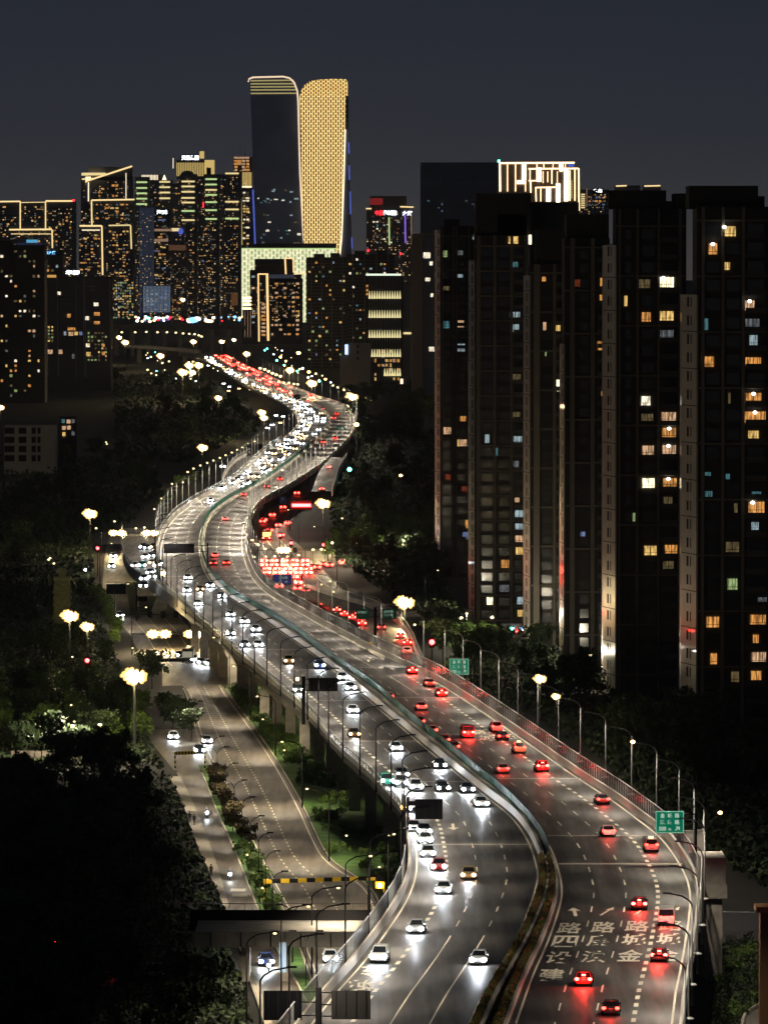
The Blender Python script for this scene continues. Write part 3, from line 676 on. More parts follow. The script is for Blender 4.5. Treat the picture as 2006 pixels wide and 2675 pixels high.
# ------------------------------------------------------------------ sign gantries
def panel_sign(name, label, x0, y0, x1, y1, D, post_px, ground, m, arm_ys=(.2,.8), cat='sign', border=None, postr=.16, back=None, text=None, tm=None):
    t = thing(name, label, cat)
    a, b_ = WD(x0,y0,D), WD(x1,y1,D); xp = WD(post_px,0,D).x
    MB().box(a.x, b_.x, D, D+.12, b_.z, a.z).build('panel', m, t)
    if name == 'sign_panel':
        q = MB()
        for f in (.12,.37,.63,.88): xx = a.x+(b_.x-a.x)*f; q.box(xx-.05,xx+.05,D-.07,D,b_.z+.05,a.z-.05)
        q.build('back_rib', M['dark'], t)
    if border:
        e = MB(); w = .1
        for q in ((a.x,b_.x,a.z-w,a.z),(a.x,b_.x,b_.z,b_.z+w),(a.x,a.x+w,b_.z+w,a.z-w),(b_.x-w,b_.x,b_.z+w,a.z-w)): e.box(q[0],q[1],D-.02,D,q[2],q[3])
        e.build('border', border, t)
    MB().tube([(xp,D+.4,ground),(xp,D+.4,a.z+.25)], postr, 8).build('post', M['dark'], t)
    for f in arm_ys:
        z = b_.z+(a.z-b_.z)*f; q = MB(); far = b_.x if xp < a.x else a.x
        q.box(min(xp,far)+.0, max(xp,far), D+.2, D+.32, z-.06, z+.06); q.build('arm', M['dark'], t)
    for s in (text or []):
        tx, fx_, fz_, w, h = s[:5]
        cx = a.x+(b_.x-a.x)*fx_; cz = a.z+(b_.z-a.z)*fz_
        word(tx, cx, D-.035, w, h, 0, cz, tm, t, math.pi/2, 'lettering')
    return t
TXT = emit('sign_letter', (.75,.95,.75), .55, False); BORD = emit('sign_border', (.45,.95,.65), .45, False)
SG = emit('sign_green_lit', (0,.30,.17), .35, False); SG.node_tree.nodes['Principled BSDF'].inputs['Base Color'].default_value = (0,.16,.09,1)
def gtxt(w, h, last):
    r = []
    for i, s in enumerate(('金城路','滨康路')):
        for j, c in enumerate(s): r.append((c, .24+.26*j, .20+.30*i, w*.17, h*.21))
    r += [(last, .24, .80, w*.26, h*.19), ('m', .50, .84, w*.09, h*.10), ('↗', .77, .80, w*.17, h*.19)]
    return r
panel_sign('road_sign', 'green exit sign reading 500 m beside the near right bend', 1712,2119,1785,2176, 728, 1822, DZ, SG, border=BORD, text=gtxt(3.5,2.76,'500'), tm=TXT, arm_ys=(.15,.5,.85))
panel_sign('road_sign', 'green exit sign reading 200 m farther up the right edge', 1174,1721,1224,1762, 1041, 1240, DZ, SG, border=BORD, text=gtxt(3.5,2.85,'200'), tm=TXT, arm_ys=(.15,.5,.85), postr=.12)
GT = emit('sign_letter_dim', (.5,.75,.6), .3, False)
for x0, x1, lab, tx in ((929,964,'left green board of the pair over the ramp nose',(('时代高架',.5,.35,1.9,.5),('↑',.5,.75,.4,.5))),(995,1035,'right green board of the pair over the ramp nose',(('金城路',.5,.27,1.9,.5),('滨康路',.5,.6,1.9,.5),('↗',.75,.85,.3,.3)))):
    panel_sign('road_sign', lab, x0,1590,x1,1617, 1151, 980, DZ, M['signg'], text=tx, tm=GT, postr=.3)
panel_sign('sign_panel', 'blank black sign back over the dense oncoming cars', 1084,2088,1156,2140, 765, 1066, DZ, M['signdark'])
panel_sign('sign_panel', 'three-rail grey sign back on a dark pole over the left lanes', 806,1771,882,1806, 954, 792, DZ, mat('signback', (.05,.05,.05), .8), arm_ys=(.08,.48,.9), postr=.3)
panel_sign('sign_panel', 'wide black sign back hanging over the left carriageway bend', 429,1421,508,1445, 1434, 541, DZ, M['signdark'], arm_ys=(.2,.8))
panel_sign('sign_panel', 'black sign back beyond the left crossroads, the larger of two', 279,1526,330,1552, 1417, 354, 0, M['signdark'], arm_ys=(1.2,))
panel_sign('sign_panel', 'small black sign back near the entry ramp foot', 361,1558,385,1571, 1400, 356, 0, M['signdark'])
panel_sign('sign_panel', 'near black sign back with rounded corners at the bottom edge', 689,2588,789,2665, 572, 832, 0, M['signdark'], arm_ys=(.15,.6,.95), postr=.3)
panel_sign('sign_panel', 'near slatted dark sign back right of the thick pole at the bottom', 866,2588,968,2663, 571, 830, 0, mat('signback2', (.012,.011,.010), .7), arm_ys=(.1,.5,.92), postr=.28)
panel_sign('sign_panel', 'black sign back over the slip road left of the S bend', 645,1159,686,1175, 2420, 665, DZ, M['signdark'])
panel_sign('sign_panel', 'small black sign back over the top of the S bend', 766,1031,785,1043, 3300, 800, DZ, M['signdark'])
panel_sign('road_sign', 'blue direction sign above the stopped red traffic', 714,1501,766,1527, 1560, 788, 0, M['signb'], text=(('滨安路',.5,.3,2.6,.7),('↑ ↗',.5,.7,2.4,.8)), tm=GT)
panel_sign('road_sign', 'small blue direction sign left of the red message board', 730,1296,749,1314, 1900, 757, 0, M['signb'], text=(('↑',.5,.5,.8,1),), tm=GT)
panel_sign('road_sign', 'far green sign right of the S bend', 879,1113,901,1125, 2700, 905, DZ, M['signg'], text=(('出口',.5,.5,2,1),), tm=GT)
t = panel_sign('message_board', 'red lit message board left of the blazing floodlight', 760,1308,815,1332, 1880, 757, 0, mat('boardback', (.12,.01,.01), .5), cat='message board')
a, b_ = WD(763,1316,1879.7), WD(812,1324,1879.7); MB().box(a.x,b_.x,1879.7,1879.9,b_.z,a.z).build('red_text_line', M['redl'], t)

# gantries with signals
def bar_gantry(name, label, x0, x1, py, D, posts, items, m=None, r=.12, base=0, cat='gantry'):
    t = thing(name, label, cat); z = WD(0,py,D).z
    MB().tube([(WD(x0,0,D).x,D,z),(WD(x1,0,D).x,D,z)], r, 6).build('beam', m or M['dark'], t)
    for p in posts: x = WD(p,0,D).x; MB().tube([(x,D,base),(x,D,z+.2)], r*1.2, 6).build('post', m or M['dark'], t)
    for kind, px in items:
        x = WD(px,0,D).x
        if kind == 'box': MB().box(x-.55,x+.55,D-.5,D-.13,z-.75,z+.75).build('signal_box', M['dark'], t)
        elif kind == 'flat': MB().box(x-1.5,x+1.5,D-.4,D-.12,z-.35,z+.35).build('signal_box', M['dark'], t)
        else:
            b = MB(); b.ball((x,D-.6,z), {'flash':.85,'red':.32,'sm':.4}[kind], 0, .8, 8); sl = b.build('signal_light', {'flash':M['lampx'],'red':M['redl'],'sm':M['lampc']}[kind], t, True)
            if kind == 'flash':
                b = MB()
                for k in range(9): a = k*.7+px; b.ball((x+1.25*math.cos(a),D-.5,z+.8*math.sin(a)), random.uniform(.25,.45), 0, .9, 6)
                b.build('flash_fringe', M['fringe'], sl, True)  # added balls shaping the amber glow round each flash lamp
    return t
bar_gantry('signal_gantry', 'dark beam with four boxes across the left street', 299,465,1605, 1360, (299,), [('box',p) for p in (357,390,424,458)])
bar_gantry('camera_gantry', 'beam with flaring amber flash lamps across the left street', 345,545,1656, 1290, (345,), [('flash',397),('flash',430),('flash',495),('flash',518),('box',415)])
bar_gantry('signal_gantry', 'dark twin traffic signal beam over the left crossroads', 415,482,1724, 1195, (365,), [('flat',430),('flat',462)])
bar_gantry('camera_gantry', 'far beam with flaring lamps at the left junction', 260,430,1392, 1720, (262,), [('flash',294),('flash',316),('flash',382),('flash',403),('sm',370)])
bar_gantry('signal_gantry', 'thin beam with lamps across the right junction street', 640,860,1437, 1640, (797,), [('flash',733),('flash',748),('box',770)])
for px, py, D, h, lab in ((256,1432,1600,6,'red traffic signal on the left of the far left junction'),(229,1725,1110,6,'red traffic signal among the park trees'),(761,1418,1700,6,'red traffic signal above the junction queue'),(732,1398,1760,6,'red traffic signal right of the lit bus'),
                   (1128,1677,1180,7,'glowing red traffic signal right of the exit ramp'),(845,1423,1690,6,'small red signal by the dark tree')):
    t = thing('traffic_signal', lab, 'traffic light'); p = WD(px,py,D)
    MB().tube([(p.x,D,0),(p.x,D,p.z+.8)], .12, 6).build('pole', M['dark'], t); MB().box(p.x-.5,p.x+.5,D-.4,D-.1,p.z-1.2,p.z+.8).build('housing', M['dark'], t)
    b = MB(); b.ball((p.x,D-.5,p.z), .42 if px < 1000 else .55, 0, 1, 8); b.build('red_lens', M['redl'], t, True)
t = thing('traffic_signal', 'green traffic signal right of the side ramp', 'traffic light'); p = WD(913,1226,2150)
MB().tube([(p.x,2150,0),(p.x,2150,p.z)], .14, 6).build('pole', M['dark'], t); b = MB(); b.ball((p.x,2149.5,p.z), .8); b.build('green_lens', M['greenl'], t)

def striped(name, label, x0, y0, x1, y1, D, th, posts, base=0):
    t = thing(name, label, 'height barrier'); a, b_ = WD(x0,y0,D), WD(x1,y1,D); n = 14
    for m, k0 in (('yellow',0),('dark',1)):
        q = MB()
        for k in range(k0, n, 2):
            xa = a.x+(b_.x-a.x)*k/n; xb = a.x+(b_.x-a.x)*(k+1)/n; z = a.z+(b_.z-a.z)*(k+.5)/n; q.box(xa,xb,D-.1,D+.1,z-th/2,z+th/2)
        q.build(m+'_bands' if m == 'yellow' else 'black_bands', M[m], t)
    for p in posts:
        x = WD(p,0,D).x; z = a.z
        for k in range(6): MB().box(x-.13,x+.13,D+.11,D+.35,z*k/6,z*(k+1)/6).build('post_band', M['yellow' if k % 2 else 'dark'], t)
    return t
striped('height_barrier', 'long black and yellow height bar across the empty street', 689,2303,1003,2293, 775, .55, (690,1003))
striped('height_barrier', 'short black and yellow height bar by the side lane entrance', 455,1968,512,1966, 985, .55, (455,533))
t = thing('warning_light', 'flashing amber warning light at the end of the yellow bar', 'warning light'); p = WD(992,2313,770)
MB().box(p.x-.6,p.x+.6,770,770.3,p.z-.4,p.z+.5).build('housing', M['yellow'], t); b = MB(); b.ball((p.x,769.8,p.z), .36, 0, 1, 8); b.build('lens', M['amber'], t, True); MB().tube([(p.x,770.2,0),(p.x,770.2,p.z)], .08, 6).build('post', M['dark'], t)
t = thing('warning_light', 'orange warning light on the viaduct edge left of the black sign', 'warning light'); p = W(1054,2109,11.6)
b = MB(); b.ball(p, .38, 0, 1, 8); b.build('lens', M['amber'], t, True); MB().tube([(p.x,p.y+.1,DZ),(p.x,p.y+.1,p.z)], .07, 6).build('post', M['dark'], t)
t = thing('warning_light', 'warm warning light beside the three-rail sign', 'warning light'); p = W(777,1774,11.6)
b = MB(); b.ball(p, .32, 0, 1, 8); b.build('lens', M['headw'], t, True); MB().tube([(p.x,p.y+.1,DZ),(p.x,p.y+.1,p.z)], .07, 6).build('post', M['dark'], t)
t = thing('warning_light', 'warm light where the entry ramp joins the viaduct', 'warning light'); p = W(427,1498,12)
b = MB(); b.ball(p, .6, 0, 1, 8); b.build('lens', M['headw'], t, True); MB().tube([(p.x,p.y+.1,DZ),(p.x,p.y+.1,p.z)], .1, 6).build('post', M['dark'], t)

# ------------------------------------------------------------------ vehicles
def loft(mb, st, m=0):
    """stations (y, halfwidth, zbottom, ztop)"""
    base = len(mb.v)
    for y, w, z0, z1 in st:
        h = z1-z0
        for x, z in ((-w*.9,z0),(-w,z0+.3*h),(-w*.98,z0+.72*h),(-w*.84,z1),(w*.84,z1),(w*.98,z0+.72*h),(w,z0+.3*h),(w*.9,z0)): mb.v.append((x,y,z))
    n = 8
    for i in range(len(st)-1):
        for j in range(n): a = base+i*n+j; b = base+i*n+(j+1)%n; mb.f.append((a,a+n,b+n,b)); mb.m.append(m)
    mb.f.append(tuple(base+j for j in range(n))); mb.f.append(tuple(base+(len(st)-1)*n+j for j in range(n))[::-1]); mb.m += [m,m]
SPEC = {'sedan': ([(-2.35,.66,.38,.62),(-2.2,.83,.25,.74),(-1.3,.91,.2,.88),(-.7,.92,.2,.94),(1.0,.92,.2,.97),(1.8,.9,.24,.99),(2.2,.86,.3,.95),(2.35,.74,.4,.86)], (-.85,1.75,-.05,1.05,.94,1.44), 1.38, 2.28),
        'suv': ([(-2.3,.74,.42,.8),(-2.2,.88,.3,.9),(-1.2,.95,.26,1.05),(-.8,.95,.26,1.1),(1.6,.95,.26,1.14),(2.15,.93,.32,1.12),(2.3,.84,.42,1.0)], (-.95,2.15,-.25,1.75,1.08,1.72), 1.35, 2.24),
        'van': ([(-2.5,.8,.45,.9),(-2.4,.93,.32,1.0),(-2.0,.97,.3,1.2),(2.4,.97,.3,1.25),(2.5,.95,.4,1.2)], (-2.05,2.45,-1.5,2.38,1.18,2.0), 1.6, 2.45)}
def car_proto(kind, out, detail=True, hot=False, taxi=False):
    st, (g0,g1,r0,r1,zb,zt), wb, ye = SPEC[kind]
    t = thing({'sedan':'saloon_car','suv':'family_car','van':'van'}[kind] if not taxi else 'taxi', '', 'van' if kind == 'van' else ('taxi' if taxi else 'car'))
    b = MB(); loft(b, st); wb_ = .82 if kind != 'van' else .93; wt = .62 if kind == 'sedan' else (.68 if kind == 'suv' else .84)
    b.box(-wt, wt, r0, r1, zt-.03, zt+.03)
    for sx in (-1,1):
        for (ya,yb) in ((g0,r0),(g1,r1)): b.tube([(sx*wb_,ya,zb),(sx*wt,yb,zt)], .05, 4)
        if detail: b.tube([(sx*wb_,(g0+g1)/2,zb),(sx*wt,(r0+r1)/2,zt)], .045, 4); b.box(sx*.92-.09, sx*.92+.09, g0+.25, g0+.42, zb-.02, zb+.14)
    if detail: b.box(-.28,.28,-ye-.06,-ye+.02,.36,.5); 
    body = b.build('body', M['car_white'], t, False); body.material_slots[0].link = 'OBJECT'; body.material_slots[0].material = M['car_white']
    w = MB(); w.add([(-wb_,g0,zb-.04),(wb_,g0,zb-.04),(wb_,g1,zb-.04),(-wb_,g1,zb-.04),(-wt,r0,zt-.03),(wt,r0,zt-.03),(wt,r1,zt-.03),(-wt,r1,zt-.03)],
                    [(4,5,6,7),(0,1,5,4),(1,2,6,5),(2,3,7,6),(3,0,4,7)]); w.build('windows', M['carglass'], t)
    if detail:
        for sx in (-.84,.84):
            for yy in (-wb, wb):
                q = MB(); q.tube([(sx-.11,yy,.33),(sx+.11,yy,.33)], .33, 12); q.build('wheel', M['tyre'], t)
    r = .29 if detail else .36
    if out:
        y = ye+.03; zl = .86 if kind == 'sedan' else 1.05
        for sx in (-.68,.68):
            q = MB(); q.ball((sx,y,zl), .24 if detail else .52, 0, .7); q.build('taillight', M['tailhot' if hot else ('tail' if detail else 'tailf')], t, True)
        if hot: q = MB(); q.box(-.2,.2,g1-.25,g1-.18,zt-.28,zt-.16); q.build('brake_light', M['tailhot'], t)
        if detail: q = MB(); q.box(-.24,.24,y-.02,y+.03,.52,.66); q.build('number_plate', M['signb'], t)
    else:
        y = -ye; zl = .66 if kind == 'sedan' else .82
        for sx in (-.68,.68):
            q = MB(); q.ball((sx,y,zl), r, 0, .8); hl = q.build('headlight', M['head' if detail else 'headf'], t, True); hl.material_slots[0].link = 'OBJECT'; hl.material_slots[0].material = M['head' if detail else 'headf']
    if detail and not out:
        l = bpy.data.lights.new('headlight_beam', 'SPOT'); l.energy = 1100; l.color = (.88,.94,1); l.spot_size = R(56); l.spot_blend = .8; l.shadow_soft_size = .15
        lo = bpy.data.objects.new('headlight_beam', l); COL.objects.link(lo); lo.parent = t; lo.location = (0,-ye-.35,.66); lo.rotation_euler = (R(-82),0,0)
    if detail and out:
        l = bpy.data.lights.new('taillight_glow', 'POINT'); l.energy = 480 if hot else 80; l.color = (1,.03,.02); l.shadow_soft_size = .3
        lo = bpy.data.objects.new('taillight_glow', l); COL.objects.link(lo); lo.parent = t; lo.location = (0,ye+.5,.95)
    if taxi: q = MB(); q.box(-.3,.3,.3,.46,zt+.03,zt+.22); q.build('roof_sign', M['lampc'], t)
    return t
CP = {}
def car(kind, out, detail, loc, rz, col, label, group, hot=False, taxi=False):
    k = (kind, out, detail, hot, taxi)
    if k not in CP:
        CP[k] = car_proto(kind, out, detail, hot, taxi); KIDS.clear(); o = CP[k]; o.location = loc; o.rotation_euler = (0,0,rz); ch = [c for c in bpy.data.objects if c.parent == o]
        o['label'] = label; o['group'] = group
    else: o = dup(CP[k], loc, rz, label, group); ch = [c for c in o.children] if False else None
    if ch is None: ch = LASTKIDS
    warm = not out and (col == 'brown' or col == 'gold' or (not detail and random.random() < .3))
    for c in ch:
        if c.name.startswith('headlight') and c.type == 'MESH': c.material_slots[0].material = M['headw'] if warm else M['head' if detail else 'headf']
        if c.name.startswith('body'): c.material_slots[0].material = M['car_'+col]
    return o
LASTKIDS = []
_dup = dup
def dup(o, loc, rz=0, label=None, group=None, sc=None, parent=None):
    r = o.copy(); COL.objects.link(r); r.location = loc; r.rotation_euler = (0,0,rz)
    if sc is not None: r.scale = (sc,)*3 if not hasattr(sc, '__len__') else sc
    if label: r['label'] = label
    if group: r['group'] = group
    LASTKIDS.clear()
    for ch in kids(o):
        c = ch.copy(); COL.objects.link(c); c.parent = r; LASTKIDS.append(c)
        for g in kids(ch): d = g.copy(); COL.objects.link(d); d.parent = c
    return r
def heading(f, y): return -math.atan((f(y+8)-f(y-8))/16)
# oncoming, named one by one: lamp px, py, kind, colour, label
IN = [(1160,2322,'sedan','white','white saloon with blazing lights two cars below the black sign'),(1089,2424,'sedan','silver','silver saloon alone in the outer lane of the near bend'),
 (993,2500,'suv','white','white car in the outer lane by the railing, nearest on the left'),(1253,2505,'sedan','white','white saloon with glowing front, nearest the planted median'),
 (1225,2284,'sedan','gold','pale gold saloon in the third lane above the near bend'),(924,1916,'sedan','brown','car with warm headlights next to the low glass barrier'),
 (1033,1952,'sedan','white','white saloon alone in the middle lanes, long light streaks before it'),(1049,2021,'sedan','black','dark saloon with white lights above the packed group'),
 (1147,1997,'sedan','black','dark saloon with warm lights near the median wall'),(1085,2056,'suv','white','car in the packed group, second from the left barrier'),
 (1155,2057,'sedan','black','dark saloon in the middle of the packed row'),(1219,2060,'sedan','grey','dark car at the median end of the packed row'),
 (1256,2097,'sedan','white','white saloon beside the median wall right of the black sign'),(1045,2045,'suv','silver','silver car half hidden in the packed group by the barrier'),
 (1008,2041,'suv','green','greenish car against the left barrier in the packed group'),(1108,2169,'sedan','grey','grey car just under the black sign, right one of two'),
 (1081,2160,'sedan','white','white car just under the black sign at the edge line'),(1081,2110,'sedan','black','car half hidden behind the left edge of the black sign'),
 (1111,2192,'sedan','white','car in the outer lane crossing the pale road joint'),(1118,2227,'sedan','silver','silver car just below the pale road joint'),
 (1147,2262,'sedan','red','reddish saloon with white lights ahead of the white saloon'),(753,1727,'suv','gold','gold car with wide lights left of the three-rail sign'),
 (833,1739,'suv','blue','blue-tinted car above the three-rail sign'),(777,1800,'sedan','black','car below the warm light beside the sign pole'),
 (914,1795,'sedan','silver','silver car by the median right of the three-rail sign'),(893,1768,'sedan','white','car by the median just above the silver one'),
 (920,1854,'sedan','white','white saloon with paired light streaks below the three-rail sign'),
 (490,1508,'sedan','white','white car leading at the top of the left straight'),(548,1528,'sedan','silver','silver car hugging the median at the top of the straight'),
 (487,1541,'sedan','white','white car in the outer lane behind the warm one'),(522,1538,'sedan','brown','car with warm orange headlights high on the left straight'),
 (578,1556,'sedan','black','dark car by the median where the bend ends'),(516,1576,'sedan','white','lone white car by the outer lane above the joint'),
 (600,1604,'sedan','silver','silver car in the middle lanes, third pair down'),(637,1622,'sedan','white','white car next to the median, fourth pair down'),
 (667,1645,'suv','silver','silver car by the median above two close cars'),(600,1653,'sedan','black','single-lit car beside the left barrier poles'),
 (674,1683,'sedan','white','white car of the close pair above the warm light'),(638,1683,'sedan','grey','grey car of the close pair above the warm light'),
 (551,1306,'sedan','white','white car alone on the empty left bend')]
for px, py, kind, col, lab in IN:
    q = W(px, py, DZ+.75); h = heading(LL if px < 900 else LI, q.y)
    car(kind, False, True, (q.x, q.y+2.3, DZ+.01), h, col, lab, 'oncoming cars on the left carriageway')
OUT = [(1672,2360,'sedan','black','dark car with hot brake lights above the painted arrows',1,0),(1743,2400,'van','white','white van on the painted word at the outer right lane',0,0),
 (1725,2494,'sedan','black','dark car with brake lights near the right edge by the lowest words',1,0),(1527,2557,'sedan','red','red car braking over the painted word of the inner lane',1,0),
 (1598,2633,'sedan','black','dark saloon at the bottom edge with a lit number plate',0,0),(1572,2087,'sedan','grey','dark grey saloon beside the right parapet above the 500 sign',0,0),
 (1588,2170,'sedan','white','white saloon left of the 500 sign',0,0),(1701,2210,'suv','silver','silver taxi with roof light below the 500 sign',0,1),
 (1414,2003,'suv','red','red car with three brake lights by the pale joint',1,0),(1093,1883,'sedan','black','dark car with a blue light by the green screen',0,0),
 (1126,1906,'sedan','white','white saloon behind the blue-lit car',0,0),(1158,1931,'sedan','red','red saloon beside the green screen',0,0),
 (1183,1949,'sedan','grey','grey saloon lowest of the four by the green screen',0,0),(1220,1915,'van','red','tall red van braking in the middle lanes',1,0),
 (1295,1900,'suv','white','white car right of the tall red van',0,0),(1311,1922,'sedan','black','black car just below the white one by the right edge line',0,0),
 (1355,1955,'suv','gold','gold taxi with roof light in the outer lane',0,1),(1311,2007,'sedan','silver','silver saloon left of the three-light red car',0,0),
 (1075,1750,'sedan','red','red car just past the ramp mouth',1,0),(1120,1783,'sedan','brown','brown saloon between the ramp mouth and the 200 sign',0,0),
 (1152,1809,'sedan','red','red car braking left of the 200 sign pole',1,0),(1013,1818,'sedan','white','white saloon alone near the green screen on the solid line',0,0),
 (1099,1844,'sedan','silver','silver saloon alone above the blue-lit car',0,0),
 (561,1449,'sedan','white','white car, upper one of three beside the median bend',0,0),(557,1470,'sedan','black','dark car, lower left of three beside the median bend',0,0),
 (591,1469,'sedan','brown','dark car, lower right of three beside the median bend',0,0),(588,1354,'sedan','silver','pale car alone on the right side of the bend',0,0),
 (638,1291,'sedan','grey','car at the start of the S bend beside the median',0,0),(698,1270,'sedan','black','second car along the S bend rail',0,0),(732,1250,'sedan','red','third car along the S bend rail',0,0),
 (845,1154,'sedan','grey','left of two close cars on the far S bend',0,0),(877,1144,'sedan','red','right of two close cars on the far S bend',0,0),
 (805,1048,'sedan','red','red lit car at the neck of the S bend',0,0),(841,1067,'sedan','black','single far car on the outside of the tight bend',0,0),
 (872,1091,'sedan','grey','lower of two far cars by the bead lamps',0,0),(879,1080,'sedan','red','upper of two far cars by the bead lamps',0,0)]
for px, py, kind, col, lab, hot, tx in OUT:
    q = W(px, py, DZ+.9); h = heading(RI, q.y)
    o = car(kind, True, True, (q.x, q.y-2.3+4.6*0, DZ+.01), h, col, lab, 'outbound cars on the right carriageway', bool(hot), bool(tx))
# outbound cars point away from the camera: their tail faces it
for o in [o for o in bpy.data.objects if o.get('group') == 'outbound cars on the right carriageway']:
    o.rotation_euler[2] += math.pi; o.location.y += 4.6
# cars on the exit ramp
for px, py, col, hot in ((946,1629,'red',1),(997,1640,'grey',0),(1047,1664,'black',1),(1064,1681,'red',1),(1063,1702,'white',0),(900,1602,'red',1),(921,1612,'grey',1),(930,1606,'red',1),(880,1590,'black',1)):
    q = W(px,py,9); z = RZ(q.y); q = W(px,py,z+.9)
    car('sedan', True, True, (q.x, q.y+2.3, RZ(q.y)+.04), math.pi, col, '%s car %s on the exit ramp, %s of its queue' % (col, 'braking' if hot else 'rolling', {1702:'the last',1681:'the second',1664:'the third',1640:'the middle',1629:'the fifth',1612:'the sixth',1606:'the seventh',1602:'the eighth',1590:'the farthest'}[py]), 'cars queueing down the exit ramp', bool(hot))
# stopped traffic at the right junction (ground)
k = 0
for r_, py in enumerate((1474,1484,1463,1494,1505,1520)):
    for c_ in range(5):
        px = 690+c_*27+(r_%2)*9
        if py > 1497 and px < 735+(py-1497)*1.6: continue
        if py > 1500 and c_ == 4: continue
        q = W(px, py, .9); car('sedan', True, False, (q.x, q.y, .03), math.pi, random.choice(['white','black','red','silver']), 'red-lit car %s from the left in junction queue row %s' % (nth(c_+1), ('two','three','one','four','five','six')[r_]), 'red-lit queue at the right junction', True)
for i, (px, py) in enumerate(((817,1481),(829,1482),(845,1474),(862,1476),(895,1468),(778,1537),(730,1531),(690,1358),(776,1288),(686,1362),(712,1345),(740,1325),(728,1372),(752,1366),(705,1385),(735,1398),(800,1545),(826,1560),(848,1575))):
    q = W(px, py, .9); car('suv', True, False, (q.x,q.y,.03), math.pi, random.choice(['white','black','grey']), 'small car with red lights near the right junction, %s of its group' % nth(i+1), 'cars by the right junction')
# bus with glowing back at the right junction
def bus(name, label, x, y, z, rz, col, glow, gcol, lights):
    t = thing(name, label, 'bus', (x,y,z), rz); b = MB(); b.box(-1.25,1.25,-5.5,5.5,.45,3.0); b.box(-1.1,1.1,-5.2,5.2,3.0,3.12); b.build('body', M['car_'+col], t)
    w = MB(); 
    for s in (-1,1): w.box(s*1.26-.01,s*1.26+.01,-5,5,1.4,2.6)
    w.box(-1.1,1.1,-5.52,-5.5,1.3,2.6); w.build('windows', glow, t)
    for s in (-1,1):
        for yy in (-3.6,3.2): q = MB(); q.tube([(s*1.1-.12,yy,.5),(s*1.1+.12,yy,.5)], .5, 12); q.build('wheel', M['tyre'], t)
        q = MB(); q.ball((s*.95,-5.55,.85), .26, 0, .8); q.build(lights[0], M[lights[1]], t, True)
    return t
q = W(696,1400,1.5); bus('bus', 'bus with glowing orange back at the far side of the junction', q.x, q.y+5.5, .03, 0, 'red', emit('bus_glow', (1,.30,.06), 7, False), None, ('taillight','tailhot'))
q = W(490,1716,1.5); bus('bus', 'dark bus with white lamps waiting at the left crossroads', q.x, q.y+6, .03, 0, 'black', emit('bus_windows', (.9,.85,.6), .25, False), None, ('headlight','headf'))
# ground cars left
for px, py, z, col, lab in ((504,1722,.7,'white','white car with bright lights at the left crossroads, centre'),(524,1730,.7,'silver','silver car rightmost at the left crossroads'),(545,1733,.7,'white','white car by the kerb at the left crossroads'),
     (470,1712,.7,'black','dark car behind the bus at the left crossroads'),(312,1607,.7,'white','white car turning on the street left of the grass island'),(452,1924,.7,'white','white car driving out of the side yard'),
     (540,1935,.7,'silver','silver car turning at the short striped bar'),(520,1960,.7,'black','dark car below the turning silver car'),
     (694,2512,.7,'blue','blue car on the side lane below the low bridge'),(862,2504,.7,'white','white car glaring through the lit railing')):
    q = W(px,py,z); car('sedan', False, True, (q.x, q.y+2.3, .05), heading(GL, q.y), col, lab, 'cars on the left streets')
# entry ramp queue and left junction
for i, (px, py) in enumerate(((375,1530),(376,1513),(392,1497),(398,1506),(410,1478),(415,1474),(398,1470),(372,1478),(352,1479),(340,1478),(292,1480),(374,1430),(385,1431),(402,1430),(412,1428),(297,1452),(340,1408),(230,1490),(396,1452),(380,1456),(405,1447))):
    zz = KZ(W(px,py,9).y) if px > 340 else 0
    q = W(px,py,zz+.7); car('suv' if i%3 else 'sedan', False, False, (q.x, q.y+2.3, zz+.04), 0, random.choice(['white','silver','black','green']), 'white-lit car by the left entry ramp, %s from its mouth' % nth(i+1), 'cars on the left entry ramp and junction')
# far dense traffic
def far_queue(fl, fr, ya, yb, n, out, lanesn, lab, grp, pick, wild=0):
    used = []
    for i in range(n):
        y = ya+(yb-ya)*((i+.5)/n) + random.uniform(-1,1)*(yb-ya)/n*.8; k = random.choice(lanesn)
        x = fl(y)+(fr(y)-fl(y))*(k-.5)/max(lanesn+[3])
        if any(abs(u[0]-y) < 7 and abs(u[1]-x) < 2 for u in used): continue
        used.append((y,x)); car(random.choice(['sedan','suv']), out, False, (x,y,DZ+.02), heading(fl,y)+(math.pi if out else 0), random.choice(['white','black','silver']), lab, grp, out and random.random()<.4)
far_queue(LL, LI, YZ(1285), YZ(1190), 34, False, [1,2,3], 'tiny oncoming car in the white-lit queue of the middle S bend', 'white headlight queue, middle bend', None)
far_queue(LL, LI, YZ(1190), YZ(1040), 68, False, [1,2,3,4], 'tiny oncoming car in the blinding queue of the tight upper bend', 'white headlight queue, upper bend', None)
far_queue(LL, LI, YZ(1040), YZ(935), 60, False, [1,2,3,4], 'tiny oncoming car in the white queue near the top of the road', 'white headlight queue, top', None)
far_queue(RI, RO, YZ(1010), YZ(930), 62, True, [1,2,3], 'tiny car in the dense red queue near the top of the road', 'red tail light queue, top', None)
far_queue(RI, RO, YZ(1045), YZ(1010), 8, True, [1,2,3], 'tiny car with red lights between the red queue and the tight bend', 'sparse far tail lights', None)
for px, py in ((860,1226),(841,1248)):
    q = W(px,py,9); car('sedan', True, True, (q.x,q.y,UZ(q.y)+.05), math.pi, 'white' if px == 860 else 'black', '%s car on the side ramp beyond the junction' % ('pale upper' if px == 860 else 'dark lower'), 'cars on the side ramp', px != 860)
q = W(583,1226,9); car('sedan', False, False, (q.x,q.y,9.5), 0, 'white', 'single car with warm glare on the outer slip road', 'slip road car')
